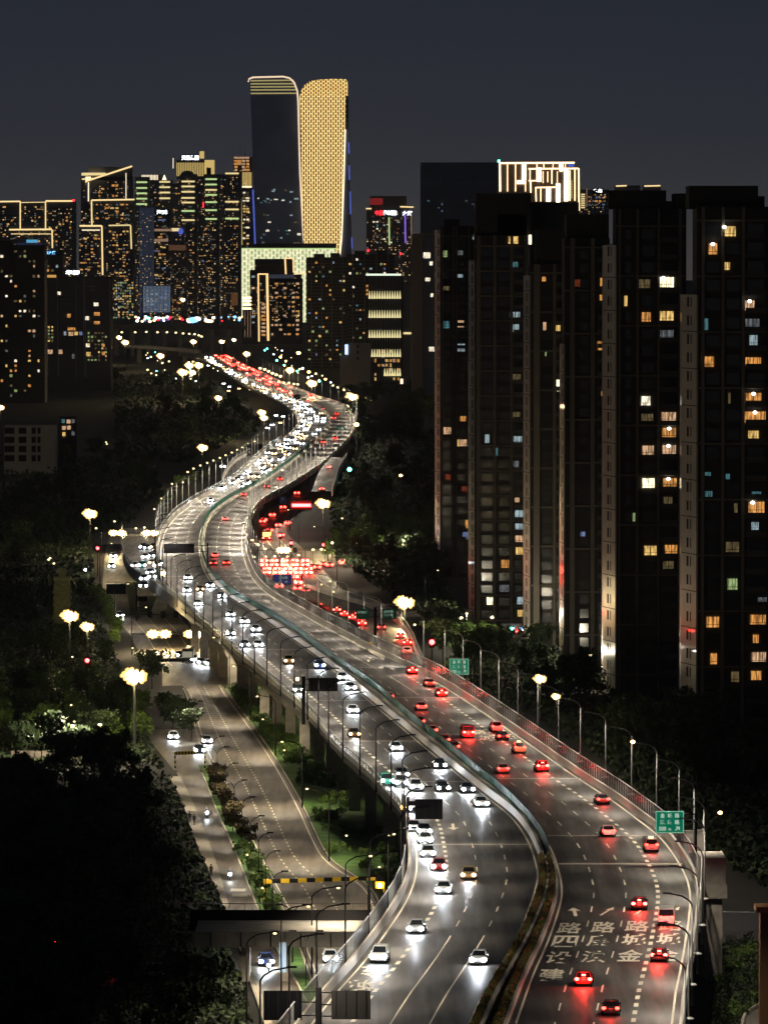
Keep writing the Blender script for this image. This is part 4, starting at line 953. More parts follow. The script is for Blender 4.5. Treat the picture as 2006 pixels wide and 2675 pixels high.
for px, py in ((545,955),(560,962),(572,968),(585,1002),(600,1010),(640,1007),(655,1018),(598,1021),(625,1015),(722,1085),(740,1088),(712,1110),(700,1118),(690,1008),(733,1104)):
    q = W(px,py,.8); car('suv', False, False, (q.x,q.y,.03), 0, 'white', 'tiny white-lit car on the low road left of the tight bend', 'cars on the low road by the tight bend')

# scooters and riders, pedestrians
def skin(name, pts, edges, rad, m, parent, root=0):
    me = bpy.data.meshes.new(name); me.from_pydata(pts, edges, []); o = link(name, me, parent); me.materials.append(m)
    md = o.modifiers.new('s', 'SKIN')
    for i, r in enumerate(rad): me.skin_vertices[0].data[i].radius = (r, r); me.skin_vertices[0].data[i].use_root = (i == root)
    sb = o.modifiers.new('d', 'SUBSURF'); sb.levels = 1; sb.render_levels = 1
    dg = bpy.context.evaluated_depsgraph_get(); dg.update(); m2 = bpy.data.meshes.new_from_object(o.evaluated_get(dg)); o.modifiers.clear(); o.data = m2; m2.name = name
    if not m2.materials: m2.materials.append(m)
    return o
CL = [mat('cloth_'+n, c, .9) for n, c in (('dark',(.02,.02,.025)),('brown',(.06,.035,.03)),('grey',(.05,.05,.055)))]
SKN = mat('skin', (.35,.2,.14), .6)
def person(label, loc, ci, ph=1, grp=None):
    t = thing('person', label, 'person', loc, 0, grp)
    P = [(0,0,.95),(0,0,1.15),(0,0,1.38),(0,0,1.47),(0,0,1.56),(-.19,0,1.38),(-.24,.04*ph,1.12),(-.24,-.08*ph,.88),(.19,0,1.38),(.24,-.04*ph,1.12),(.24,.1*ph,.88),
         (-.1,0,.9),(-.1,-.12*ph,.5),(-.1,-.02*ph-.1,.08),(-.1,-.26,.04),(.1,0,.9),(.1,.1*ph,.5),(.1,.26*ph,.1),(.1,.14*ph,.04)]
    E = [(0,1),(1,2),(2,3),(3,4),(2,5),(5,6),(6,7),(2,8),(8,9),(9,10),(0,11),(11,12),(12,13),(13,14),(0,15),(15,16),(16,17),(17,18)]
    skin('body', P, E, [.15,.14,.16,.06,.05,.07,.05,.035,.07,.05,.035,.09,.065,.045,.04,.09,.065,.045,.04], CL[ci], t)
    b = MB(); b.ball((0,0,1.65), .11, 0, 1.2); b.ball((0,-.11,1.64), .02); b.build('head', SKN, t, True)
    b = MB(); b.ball((0,.025,1.69), .118, 0, 1.0); b.build('hair', CL[0], t, True); return t
for px, py, lab, ci in ((496,2150,'pedestrian in dark clothes on the pavement edge, left one of a pair',0),(508,2156,'pedestrian in dark clothes on the pavement, right one of a pair',2),(552,2290,'lone walker in dark clothes farther down the pavement',1)):
    p = W(px,py,.13); person(lab, (p.x,p.y,.13), ci)
def scooter(label, x, y, rz):
    t = thing('motor_scooter', label, 'scooter', (x,y,.03), rz)
    for yy in (-.62,.62): q = MB(); q.tube([(-.05,yy,.24),(.05,yy,.24)], .24, 12); q.build('wheel', M['tyre'], t)
    q = MB(); q.box(-.14,.14,-.3,.3,.22,.34); q.box(-.16,.16,.1,.75,.34,.72); q.tube([(0,-.62,.25),(0,-.45,.95)], .06, 6); q.tube([(-.32,-.42,1.0),(.32,-.42,1.0)], .025, 6); q.box(-.17,.17,-.5,-.42,.35,.85); q.build('frame', M['car_grey'], t)
    q = MB(); q.box(-.14,.14,.08,.7,.72,.8); q.build('seat', M['tyre'], t)
    q = MB(); q.ball((0,-.52,.92), .24, 0, .9); q.build('headlight', M['head'], t, True)
    r = thing('person', 'rider in dark jacket on the '+label.replace('with ','').replace('white headlight ',''), 'person', (x,y,.03), rz)
    P = [(0,.3,.85),(0,.26,1.1),(0,.18,1.32),(0,.15,1.42),(0,.14,1.5),(-.2,.16,1.3),(-.26,-.05,1.1),(-.28,-.38,1.02),(.2,.16,1.3),(.26,-.05,1.1),(.28,-.38,1.02),(-.12,.22,.84),(-.18,-.2,.8),(-.14,-.12,.36),(.12,.22,.84),(.18,-.2,.8),(.14,-.12,.36)]
    E = [(0,1),(1,2),(2,3),(3,4),(2,5),(5,6),(6,7),(2,8),(8,9),(9,10),(0,11),(11,12),(12,13),(0,14),(14,15),(15,16)]
    skin('body', P, E, [.16,.15,.16,.06,.05,.07,.05,.04,.07,.05,.04,.09,.07,.05,.09,.07,.05], CL[0], r)
    b = MB(); b.ball((0,.13,1.6), .11, 0, 1.2); b.build('head', SKN, r, True); b = MB(); b.ball((0,.15,1.65), .135, 0, .95); b.build('helmet', M['car_silver'], r, True)
for px, py, lab in ((541,2138,'scooter with white headlight high on the side lane'),(601,2300,'scooter with white headlight low on the side lane near the white bars'),(702,2540,'scooter with blue-white light below the low bridge')):
    p = W(px,py,0); scooter(lab, p.x, p.y, heading(SL, p.y))

# ------------------------------------------------------------------ buildings
WALL = {k: mat('wall_'+k, c, .75, noise=.15, nscale=.05) for k, c in (('dark',(.17,.17,.20)),('mid',(.27,.265,.28)),('blue',(.17,.22,.33)),('navy',(.10,.125,.23)),('brown',(.27,.22,.19)),('pale',(.42,.40,.38)),
        ('black',(.035,.035,.04)),('grey',(.25,.26,.29)),('greenish',(.2,.26,.22)))}
WPANE = {}
def pane(col):
    if col not in WPANE:
        b = MB(); b.box(-.5,.5,-.06,.06,-.5,.5); me = bpy.data.meshes.new('window'); me.from_pydata(b.v, [], b.f); me.materials.append(WN[col]); WPANE[col] = me
    return WPANE[col]
BL = []
class Bld:
    def __init__(s, label, x0, x1, yt, D, dep=30, wall='dark', name='apartment_building', cat='building', body=True):
        D = D*1.62 if D >= 4700 else (6500 if D >= 4400 else (4500 if D == 4300 else (D*1.22 if D >= 2900 else D)))
        s.D = D; a, b_ = WD(x0,yt,D), WD(x1,yt,D); s.x0, s.x1, s.zt = a.x, b_.x, a.z; s.wall = WALL[wall]; s.px = (x0,x1,yt)
        s.t = thing(name, label, cat, (0,0,0)); s.s = D/F; BL.append((s,name))
        if body: s.w = MB().box(s.x0, s.x1, D, D+dep, -1, s.zt).build('wall', s.wall, s.t)
    def blk(s, x0, x1, y0, y1, m=None, proud=0, dep=20, nm='roof_block', base=False):
        a, b_ = WD(x0,y0,s.D), WD(x1,y1,s.D); MB().box(a.x,b_.x,s.D-proud,s.D+dep,-1 if base else b_.z,a.z).build(nm, m or s.wall, s.t)
    def bar(s, x0, y0, x1, y1, th, m, nm='light_strip', proud=.6):
        a, b_ = WD(x0,y0,s.D-proud), WD(x1,y1,s.D-proud); MB().tube([tuple(a),tuple(b_)], th*s.s*.42, 4).build(nm, m, s.t)
    def quad(s, x0, y0, x1, y1, m, nm, proud=.5, th=.3):
        a, b_ = WD(x0,y0,s.D), WD(x1,y1,s.D); return MB().box(a.x,b_.x,s.D-proud,s.D-proud+th,b_.z,a.z).build(nm, m, s.t)
    def win(s, px, py, w, h, col, proud=.35):
        p = WD(px,py,s.D-proud); o = link('window', pane(col), s.t, p); o.scale = (w*s.s, 1.5, h*s.s)
    def rand(s, n, x0, y0, x1, y1, cols, w=5, h=4, gx=9, gy=9):
        seen = set()
        for i in range(n):
            c = (random.randrange(max(1,int((x1-x0)/gx))), random.randrange(max(1,int((y1-y0)/gy))))
            if c in seen: continue
            seen.add(c); s.win(x0+gx*(c[0]+.5), y0+gy*(c[1]+.5), w*random.uniform(.7,1.3), h*random.uniform(.8,1.2), random.choice(cols))
    def ribs(s, x0, y0, x1, y1, n, m, vert=False, th=1.2, nm='balcony_bands', proud=.4):
        q = MB()
        for i in range(n):
            f = (i+.5)/n
            if vert: x = x0+(x1-x0)*f; a, b_ = WD(x-th/2,y0,s.D), WD(x+th/2,y1,s.D)
            else: y = y0+(y1-y0)*f; a, b_ = WD(x0,y-th/2,s.D), WD(x1,y+th/2,s.D)
            q.box(a.x,b_.x,s.D-proud,s.D,b_.z,a.z)
        q.build(nm, m, s.t)
    def sign(s, x, y, w, h, m, txt='', nm='roof_sign', box=True):
        if txt:
            p = WD(x,y,s.D-1.2); o = word(txt, p.x, p.y, w*s.s, h*s.s, 0, p.z, m, s.t, math.pi/2, nm)
            if box: s.quad(x-w/2-3, y-h/2-2, x+w/2+3, y+h/2+2, M['dark'], nm+'_frame', .9, .2)
RIB = mat('balcony_band', (.34,.34,.37), .7); RIBW = mat('fin_pale', (.45,.45,.48), .6)
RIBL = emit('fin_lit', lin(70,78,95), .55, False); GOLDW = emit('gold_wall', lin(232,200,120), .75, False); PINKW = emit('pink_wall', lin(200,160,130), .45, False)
gold, whitet, grn, yel = M['trim_gold'], M['trim_white'], M['trim_green'], M['trim_yel']
WC = ['yellow','orange','dim','dim','grey','orange']

b = Bld('long block with glowing yellow roofline and frames at the far left', -40, 198, 527, 5400, wall='dark')
for q in ((-30,527,54,526,4.5),(54,526,54,598,3.5),(54,529,120,528,2),(120,526,120,598,3.5),(120,525,190,525,5),(25,600,136,599,4.5),(137,600,138,648,4),(30,611,134,611,2)): b.bar(*q[:4], q[4], gold)
b.ribs(-30,535,196,760,26,RIB); b.rand(90,0,536,196,760,WC)
b.quad(190,521,196,526,M['sign_red'],'beacon')
b = Bld('tower with slanted glowing roof edge and a lit disc on top', 212, 347, 462, 5600, wall='dark')
b.blk(232,346,436,470,nm='wedge_roof'); b.bar(224,474,346,434,5,gold); b.bar(232,476,232,526,3,whitet); b.bar(330,452,330,526,2,whitet); b.rand(8,238,480,325,520,['orange'],6,5)
p = WD(246,453,b.D-5); MB().tube([(p.x,p.y+12,p.z-3),(p.x,p.y+12,p.z+1)], 20, 20).build('roof_disc', yel, b.t); b.bar(215,468,250,466,4,gold); b.quad(225,462,238,472,M['trim_hot'],'lit_corner')
b = Bld('block with a bright right-angled gold frame above two lit frames', 236, 352, 521, 5200, wall='dark')
b.bar(240,523,352,521,4.5,gold); b.bar(240,523,241,588,4,gold); b.rand(30,248,530,350,580,WC,8,4,13,9); b.ribs(242,530,350,820,26,RIB)
b = Bld('dark flats with gold corner frame running down their right side', 207, 272, 590, 5000, wall='dark')
b.bar(209,590,267,590,5,gold); b.bar(267,590,269,718,4.5,gold); b.bar(215,601,262,601,2.5,whitet); b.ribs(209,606,264,830,26,RIB); b.rand(38,210,610,264,800,WC,7,4)
b = Bld('dark flats with a short greenish gold frame on the upper right', 283, 350, 587, 5000, wall='dark')
b.bar(285,589,341,588,4,yel); b.bar(342,589,344,650,3.5,gold); b.ribs(285,600,342,830,26,RIB); b.rand(45,284,600,346,740,WC,6,4); b.rand(100,284,735,352,835,['lime','yellow','cool','dim'],4,4,6,7)
RT = [('slim flats with five green-lit balcony bands',356,388,462,((476,'g'),(491,'g'),(505,'g'),(519,'g'),(533,'g')),5300,'dark'),
      ('slim flats topped by a small lit pyramid',416,448,470,((475,'y'),(489,'y'),(503,'y'),(518,'y')),5320,'dark'),
      ('flats with yellow bands under a dark dome',474,512,455,((474,'y'),(487,'y'),(501,'y'),(517,'y'),(529,'y'),(551,'g'),(575,'y')),5050,'dark'),
      ('flats with a long stack of green and yellow bands',536,570,455,((468,'g'),(482,'g'),(496,'y'),(509,'g'),(528,'g'),(549,'g'),(572,'g')),5000,'dark'),
      ('flats with widely spaced yellow bands beside the twin towers',588,627,450,((453,'y'),(527,'y'),(547,'y'),(571,'g')),5080,'dark')]
for lab, x0, x1, yt, rows, D, wl in RT:
    b = Bld(lab, x0-3, x1+3, yt, D, wall=wl)
    for y, c in rows: b.bar(x0+1,y,x1-3,y,5,grn if c == 'g' else yel)
    b.ribs(x0-1,yt+6,x1+1,830,60,RIB,th=1.6); b.rand(40,x0,580,x1,800,['dim','grey','orange','dim'],5,3,7,7); b.ribs(x0-2,yt,x1+2,835,3,RIBW,True,1.2,'fin',.7)
    if 'pyramid' in lab:
        D = b.D; p = WD(430,470,D); MB().add([(p.x-3.5,D,p.z-1),(p.x+3.5,D,p.z-1),(p.x+3.5,D+4,p.z-1),(p.x-3.5,D+4,p.z-1),(p.x,D+2,p.z+8)], [(0,1,4),(1,2,4),(2,3,4),(3,0,4),(0,3,2,1)]).build('lit_pyramid', M['trim_hot'], b.t)
    if 'dome' in lab: D = b.D; p = WD(490,458,D); q = MB(); q.ball((p.x,D+6,p.z), 10, 0, .7, 12); q.build('dome', b.wall, b.t)
for lab, x0, x1, yt, D in (('dark slab behind the banded flats, left of the gold crown',444,476,480,5400),('dark slab right of the green banded stack',566,592,455,5420),('dark narrow slab between white fins and pyramid',388,418,470,5440)):
    b = Bld(lab, x0, x1, yt, D, wall='mid'); b.ribs(x0,yt+5,x1,820,50,RIB,th=1.6); b.rand(30,x0,yt+8,x1,800,['dim','grey','orange','dim','peach'],5,3,7,7)
b = Bld('building with white lit vertical fins at its top', 368, 420, 457, 5500, wall='mid'); b.ribs(370,457,414,480,12,whitet,True,1.6,'lit_fin',.8); b.ribs(398,470,414,540,4,whitet,True,1.8,'lit_fin',.8)
b = Bld('tower with gold floodlit crown and white roof sign', 462, 560, 418, 5700, wall='brown')
b.quad(462,425,561,460,GOLDW,'gold_crown',.5); b.quad(535,418,561,426,GOLDW,'gold_crown',.5); b.ribs(463,425,535,462,16,WALL['brown'],True,2,'crown_fin',.9); b.quad(540,438,552,470,M['dark'],'recess',.9)
b.quad(472,405,520,421,M['dark'],'sign_frame',.2,.2); b.sign(497,412,44,12,M['sign_white'],'天阳集团',box=False); b.quad(522,395,534,414,GOLDW,'roof_mast',.2)
b.bar(453,413,453,440,2,whitet); b.rand(20,528,470,548,700,['peach','red','blue','dim'],4,4,6,8); b.quad(530,528,534,542,M['sign_red'],'red_sign',.8)
b.ribs(462,470,560,830,60,RIB)
b = Bld('pinkish lattice tower behind the dark twin tower', 610, 660, 410, 5900, wall='brown')
for px in (610,628,640): b.bar(px,385,px,420,1,RIBW,'mast')
b.rand(40,612,408,656,455,['peach','peach','orange'],9,5,10,8); b.ribs(633,450,658,488,7,GOLDW,True,2.2,'column'); b.quad(633,486,658,490,whitet,'cornice')
b = Bld('dark tower edged by an upright blue light line', 622, 664, 492, 5750, wall='dark'); b.bar(661,495,667,637,5,M['trim_blue']); b.bar(630,520,632,640,4,GOLDW); b.rand(30,634,500,658,640,['dim','white','yellow'],7,4,9,7); b.rand(14,616,490,632,520,['peach','blue','white','red'],4,5,5,6)
b = Bld('grey striped office slab left of the white sign', 361, 405, 540, 4900, wall='blue'); b.ribs(364,542,404,825,13,RIBL,True,1.5,'fin',.8)
b = Bld('office with white roof sign and two amber floor bands', 403, 446, 548, 4880, wall='dark'); b.sign(424,554,28,11,M['sign_white'],'海威'); b.quad(404,598,450,604,PINKW,'lit_floor'); b.quad(404,624,440,631,PINKW,'lit_floor')
b.ribs(404,655,442,740,11,RIB,th=2); b.rand(24,404,570,442,735,['dim','yellow','blue','orange'],9,4,10,9)
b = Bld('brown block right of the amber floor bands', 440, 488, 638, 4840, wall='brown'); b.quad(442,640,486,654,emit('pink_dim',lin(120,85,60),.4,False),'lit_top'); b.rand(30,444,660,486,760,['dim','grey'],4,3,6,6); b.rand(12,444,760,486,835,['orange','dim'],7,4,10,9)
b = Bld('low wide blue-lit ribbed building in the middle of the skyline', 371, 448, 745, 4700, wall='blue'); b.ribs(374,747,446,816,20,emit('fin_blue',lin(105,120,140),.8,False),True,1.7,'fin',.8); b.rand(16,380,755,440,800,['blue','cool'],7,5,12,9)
b = Bld('round blue lit logo building behind the striped slab', 448, 482, 590, 5000, wall='mid'); p = WD(473,604,b.D-2); q = MB(); q.ball(p, 3.6, 0, 1.3, 10); q.build('blue_orb', M['trim_blue'], b.t); b.quad(446,596,470,604,yel,'lit_floor')

# twin towers
def outline_tower(label, pts, D, dep, m, name='skyscraper'):
    t = thing(name, label, 'skyscraper'); P = [WD(x,y,D) for x,y in pts]; n = len(P); b = MB()
    b.add([tuple(p) for p in P]+[(p.x,D+dep,p.z) for p in P], [tuple(range(n)), tuple(range(n,2*n))[::-1]]+[(i,i+n,(i+1)%n+n,(i+1)%n) for i in range(n)])
    b.build('tower_body', m, t); return t
def lattice(name, cell, row, col, col2, st, dens=.22):
    m = emit(name, col, st, False); n = m.node_tree; bs = n.nodes['Principled BSDF']
    t = n.nodes.new('ShaderNodeTexCoord'); sp = n.nodes.new('ShaderNodeSeparateXYZ'); cb = n.nodes.new('ShaderNodeCombineXYZ')
    n.links.new(t.outputs['Object'], sp.inputs[0]); n.links.new(sp.outputs['Z'], cb.inputs[0]); n.links.new(sp.outputs['X'], cb.inputs[1])
    br = n.nodes.new('ShaderNodeTexBrick'); br.offset = .5; br.inputs['Scale'].default_value = 1; br.inputs['Brick Width'].default_value = row; br.inputs['Row Height'].default_value = cell
    br.inputs['Mortar Size'].default_value = cell*dens; br.inputs['Mortar Smooth'].default_value = .3
    br.inputs['Color1'].default_value = (.02,.015,.01,1); br.inputs['Color2'].default_value = (.06,.04,.02,1); br.inputs['Mortar'].default_value = (1,1,1,1)
    n.links.new(cb.outputs[0], br.inputs['Vector'])
    z = n.nodes.new('ShaderNodeTexNoise'); z.inputs['Scale'].default_value = .25; z.inputs['Detail'].default_value = 3; n.links.new(t.outputs['Object'], z.inputs['Vector'])
    cr = n.nodes.new('ShaderNodeValToRGB'); cr.color_ramp.elements[0].position = .38; cr.color_ramp.elements[0].color = (*col,1); cr.color_ramp.elements[1].position = .62; cr.color_ramp.elements[1].color = (*col2,1)
    n.links.new(z.outputs[0], cr.inputs[0]); mx = n.nodes.new('ShaderNodeMix'); mx.data_type = 'RGBA'; mx.blend_type = 'MULTIPLY'; mx.inputs[0].default_value = 1
    n.links.new(br.outputs['Color'], mx.inputs[6]); n.links.new(cr.outputs[0], mx.inputs[7]); n.links.new(mx.outputs[2], bs.inputs['Emission Color']); return m
LAT = lattice('gold_lattice', 4.2, 8.4, lin(252,226,145), lin(240,190,120), 1.2, .27)
LATT = lattice('gold_lattice_top', 4.2, 6.4, lin(250,220,135), lin(240,185,110), 1.15, .28)
ROWS = lattice('lit_rows', 6.6, 95, lin(205,185,120), lin(150,130,85), .75, .33)
D = 9800
n_ = ROWS.node_tree
R_pts = [(783,252),(787,236),(796,222),(811,212),(832,208),(870,206),(904,207),(908,215),(908,248),(903,252),(902,310),(900,400),(898,480),(895,560),(892,626),(888,665),(884,1000),(797,1000),(793,620),(788,455),(785,330)]
t2 = outline_tower('tall tower wrapped in glowing gold lattice with rounded shoulder', R_pts, D, 42, LAT)
T2 = [WD(x,y,D-1.2) for x,y in ((783,252),(787,236),(796,222),(811,212),(832,208),(870,206),(904,207),(908,215),(908,248))]
b = MB(); n = len(T2); b.add([tuple(p) for p in T2]+[(p.x,D,p.z) for p in T2], [tuple(range(n))]+[(i,i+n,(i+1)%n+n,(i+1)%n) for i in range(n)]); b.build('lattice_crown', LATT, t2)
b = MB(); b.tube([WD(x,y,D-1.5) for x,y in ((902,338),(900,400),(898,480),(895,560),(892,626),(888,665))], 1.3, 5); b.build('edge_light', whitet, t2)
b = MB(); P = [WD(x,y,D+3) for x,y in ((903,250),(910,250),(912,420),(918,600),(918,1000),(884,1000),(892,626),(900,400))]; n = len(P)
b.add([tuple(p) for p in P]+[(p.x,D+38,p.z) for p in P], [tuple(range(n)), tuple(range(n,2*n))[::-1]]+[(i,i+n,(i+1)%n+n,(i+1)%n) for i in range(n)]); b.build('dark_side', WALL['navy'], t2)
for px, y0_, y1_ in ((911,372,402),(912,432,470),(915,500,560),(919,620,650)):
    b = MB(); b.tube([WD(px,y0_,D-1),WD(px+1,y1_,D-1)], 1.0, 4); b.build('blue_light', M['trim_blue'], t2)
L_pts = [(649,214),(651,206),(661,202),(700,201),(740,200),(757,204),(769,216),(777,238),(779,262),(784,451),(793,620),(797,1000),(676,1000),(669,632),(655,262),(654,222)]
GL1 = mat('dark_glass_tower', (.30,.36,.60), .28, metal=.75, noise=.15, nscale=.03)
t1 = outline_tower('tall dark glass tower with lit roof edge beside the gold one', L_pts, D+10, 42, GL1)
b = MB(); b.tube([WD(x,y,D+9) for x,y in ((649,214),(651,206),(661,202),(700,201),(740,200),(757,204),(769,216),(777,238),(779,262),(784,451),(793,620),(798,668))], 1.6, 6); b.build('edge_light', emit('edge_warm', lin(245,215,180), 1.1, False), t1)
for i, y in enumerate((211,219,227,235,244)):
    b = MB(); b.tube([WD(655,y,D+9),WD(768+i*2,y-.5-(1 if i == 0 else 0),D+9)], 1.15, 4); b.build('lit_floor', emit('crown_row%d' % i, lin(190,175,115), .7, False), t1)
for i in range(34):
    px = random.randrange(675,788); py = random.choice([495,499,518,523,527,560,580,600,610,620,632])+random.random()*3
    o = link('window', pane(random.choice(['cool','white','grey','dim','teal'])), t1, WD(px,py,D+9.5)); o.scale = (random.uniform(2.5,7.5),1.5,random.uniform(1.5,3.6))
b = Bld('low roofline with tree tops in front of the twin towers', 660, 878, 636, 5900, wall='black'); 
# gate-shaped green-lit hall
GG = lattice('green_glass_grid', 5.2, 8, lin(242,236,196), lin(205,212,165), 1.15, .32)
gn = GG.node_tree.nodes; [q for q in gn if q.type == 'TEX_BRICK'][0].inputs['Color1'].default_value = (.30,.36,.30,1); [q for q in gn if q.type == 'TEX_BRICK'][0].inputs['Color2'].default_value = (.55,.58,.42,1)
b = Bld('gate-shaped hall of green-lit glass below the gold tower', 618, 878, 650, 5100, wall='greenish', name='exhibition_hall', body=False)
for x0, x1, ya, yb in ((618,878,651,676),(618,664,676.2,826),(767,812,676.2,716),(788,814,716.2,842)):
    p, q = WD(x0,ya,8262), WD(x1,yb,8262); MB().box(p.x,q.x,8262,8300,q.z,p.z).build('glass_wing', GG, b.t)
b.quad(616,648,880,651,grn,'roof_edge_light',.8); b.ribs(640,648,800,651,1,grn)
b = Bld('dark hotel block with tall gold frame before the green hall', 653, 790, 727, 4500, wall='black'); b.blk(653,706,705,1000,base=True,proud=.4,nm='tower_wing'); b.blk(670,768,680,730,nm='upper_wing',dep=14)
for q in ((674,716,701,716,4),(675,716,677,892,4.5),(698,716,701,890,7),(745,676,747,716,5),(745,675,766,675,3),(766,676,767,712,3.5)): b.bar(*q[:4], q[4], emit('frame_gold', lin(255,205,140), 1.3, False))
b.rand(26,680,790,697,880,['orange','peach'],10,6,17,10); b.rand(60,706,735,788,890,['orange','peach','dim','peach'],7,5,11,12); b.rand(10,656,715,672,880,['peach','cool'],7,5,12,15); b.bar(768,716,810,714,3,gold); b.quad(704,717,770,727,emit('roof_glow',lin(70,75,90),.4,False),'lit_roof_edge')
b = Bld('slim dark pylon with white stacked lights beside the hotel', 634, 660, 800, 4450, 8, wall='black', name='pylon', cat='tower')
for y in (778,786,796,806): b.quad(634,y-2.5,657,y+2.5,M['trim_hot'],'lit_ring',.5,6)
for x in (640,648,655): b.bar(x,812,x,880,1.5,PINKW)
b = Bld('brown water tank shaped kiosk tower left of the pylon', 604, 621, 763, 4600, 12, wall='brown', name='kiosk_tower', cat='tower', body=False)
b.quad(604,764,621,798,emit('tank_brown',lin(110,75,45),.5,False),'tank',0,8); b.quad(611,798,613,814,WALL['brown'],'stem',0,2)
for lab, x0, x1, yt, D, n in (('dark flats with sparse coloured windows right of the hotel',800,908,672,4050,60),('darkest tall flats behind the striped office',906,1030,664,4000,62)):
    b = Bld(lab, x0, x1, yt, D, wall='black'); b.ribs(x0,yt+12,x1,960,32,WALL['dark'],th=1.5); b.ribs(x0,yt,x1,960,4,WALL['mid'],True,1.5,'pilaster')
    b.blk(x0+20,x0+48,yt-9,yt); b.blk(x1-45,x1-20,yt-11,yt); b.rand(n,x0+4,yt+8,x1-4,950,['cool','teal','lime','white','dim','dim','yellow','orange','blue'],5,5,9,12)
b.quad(959,651,965,657,M['sign_red'],'beacon'); b.quad(1044,660,1049,666,M['sign_red'],'beacon')
b = Bld('office with rows of upward lit fins and four glowing bands', 957, 1052, 722, 3500, wall='black', name='office_building')
b.ribs(962,722,1048,1000,13,mat('fin_grey',(.30,.30,.34),.6),True,1.4,'fin',.8); b.quad(956,715,1048,720,emit('roof_white',lin(220,235,210),1.2,False),'roof_light',.9)
for y in (780,830,882,932,982):
    m = emit('fin_light%d' % y, lin(240,226,165), 1.0, False)
    for i in range(13):
        px = 962+86*(i+.5)/13
        if y == 982 and i < 6: continue
        p0_, p1_ = WD(px,y,b.D-1.2), WD(px,y-20,b.D-1.2); q = MB(); q.tube([tuple(p0_),tuple(p1_)], .8, 4, r1=.1); q.build('fin_light', m, b.t)
b.rand(30,975,912,1050,1000,['orange','orange','peach','yellow'],6,8,10,12); b.quad(1046,990,1052,1004,M['trim_hot'],'entrance_light')
for y in (747,758,768): b.win(959,y,5,6,'orange')
b.blk(1052,1075,735,1000,base=True,nm='side_wing',m=WALL['dark'],proud=-2); b.quad(1054,868,1074,873,yel,'lit_floor',-1.2)
b = Bld('low white-walled house with a small blue sign', 905, 968, 898, 3450, wall='pale', name='white_house'); b.blk(888,905,930,1000,base=True,nm='wing',proud=-1); b.quad(901,900,909,926,emit('bluesign',lin(190,215,255),1.6,False),'upright_sign',.6,.3)
for y in (905,921,937): b.quad(932,y-4,937,y+3,M['dark'],'dark_window',.1,.05)
b = Bld('narrow tower with grey side wall and white window lights', 1075, 1140, 615, 3000, wall='navy'); b.blk(1075,1104,613,1120,m=WALL['brown'],base=True,proud=.8,nm='side_wall'); b.blk(1075,1142,610,615,m=WALL['brown'],proud=1)
b.ribs(1106,620,1138,960,8,WALL['mid'],True,1.5,'fin'); 
for x, y, w, h in ((1115,667,18,15),(1126,688,8,10),(1117,730,13,9),(1128,771,7,9),(1127,912,14,12)): b.win(x,y,w,h,'white')
b.quad(1095,640,1102,646,M['sign_red'],'beacon')
b = Bld('distant tower with red and white glowing roof letters', 957, 1078, 545, 6600, wall='dark'); b.blk(966,1062,512,545,m=WALL['brown'])
b.sign(990,556,20,13,M['sign_red'],'中国',box=False); b.sign(1019,556,34,12,M['sign_white'],'移动通信',box=False); b.sign(1064,557,26,11,M['sign_white'],'大厦',box=False)
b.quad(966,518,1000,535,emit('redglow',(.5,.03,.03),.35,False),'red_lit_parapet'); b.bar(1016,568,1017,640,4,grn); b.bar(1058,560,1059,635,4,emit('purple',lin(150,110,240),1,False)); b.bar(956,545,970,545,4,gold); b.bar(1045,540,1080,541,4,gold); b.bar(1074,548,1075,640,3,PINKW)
b.rand(40,972,575,1050,640,['cool','teal','red','dim','white'],5,4,9,9)
b = Bld('wide dark blue box tower behind the near flats', 1098, 1300, 424, 5400, wall='navy', name='office_building'); b.ribs(1100,426,1298,640,2,WALL['blue'],th=1.2); b.ribs(1100,430,1298,640,22,WALL['blue'],True,.8,'mullion',.2); b.rand(12,1105,520,1290,560,['blue','teal','grey'],5,3); b.quad(1300,418,1306,424,M['greenl'],'beacon',.5)
b = Bld('building outlined in blazing gold frames with white hot bars', 1304, 1486, 424, 5200, wall='brown', name='office_building'); b.blk(1486,1512,440,700,base=True,nm='wing')
TH_ = M['trim_hot']
for x0, y0_, x1, y1_, th in ((1305,426,1500,425,5),(1305,426,1306,500,5),(1325,428,1325,500,2.5),(1346,428,1346,500,2.5),(1380,441,1510,440,4),(1402,425,1402,470,2.5),(1384,442,1384,470,2.5),(1380,472,1405,472,3),(1385,472,1386,503,4),
        (1398,490,1450,489,3.5),(1399,490,1400,526,3),(1412,492,1412,526,2.5),(1418,448,1418,478,2),(1430,448,1430,476,2),(1441,440,1441,480,3),(1455,448,1455,480,2),(1488,445,1488,524,3),(1501,440,1501,524,3),(1511,440,1512,550,4),(1420,425,1420,440,2),(1444,425,1444,440,2),(1476,425,1476,440,2),(1372,472,1372,500,2.5)):
    b.bar(x0,y0_,x1,y1_,th,TH_)
HOTT = emit('white_hot_bar', (1,.76,.50), 6, False)
for x, y0_, y1_, w in ((1368,425,470,10),(1407,438,474,11),(1465,425,447,9),(1478,440,525,10),(1432,490,526,11),(1457,480,528,10)): b.quad(x-w/2,y0_,x+w/2,y1_,HOTT,'hot_light_bar',1.2,.6)
b.quad(1350,472,1372,480,HOTT,'hot_light_bar',1.2,.6); b.quad(1483,428,1499,436,M['trim_blue'],'blue_panel',.8); b.rand(14,1488,470,1500,525,['yellow'],5,4,8,7)
b = Bld('low far building with yellow floor lights and a white sign', 1514, 1590, 495, 5600, wall='mid'); b.ribs(1517,505,1527,545,7,yel,th=3.2,nm='lit_floor',proud=.6); b.sign(1561,498,22,9,M['sign_white'],'宝龙'); b.rand(20,1535,512,1588,540,['dim','orange','grey','blue'],5,4)
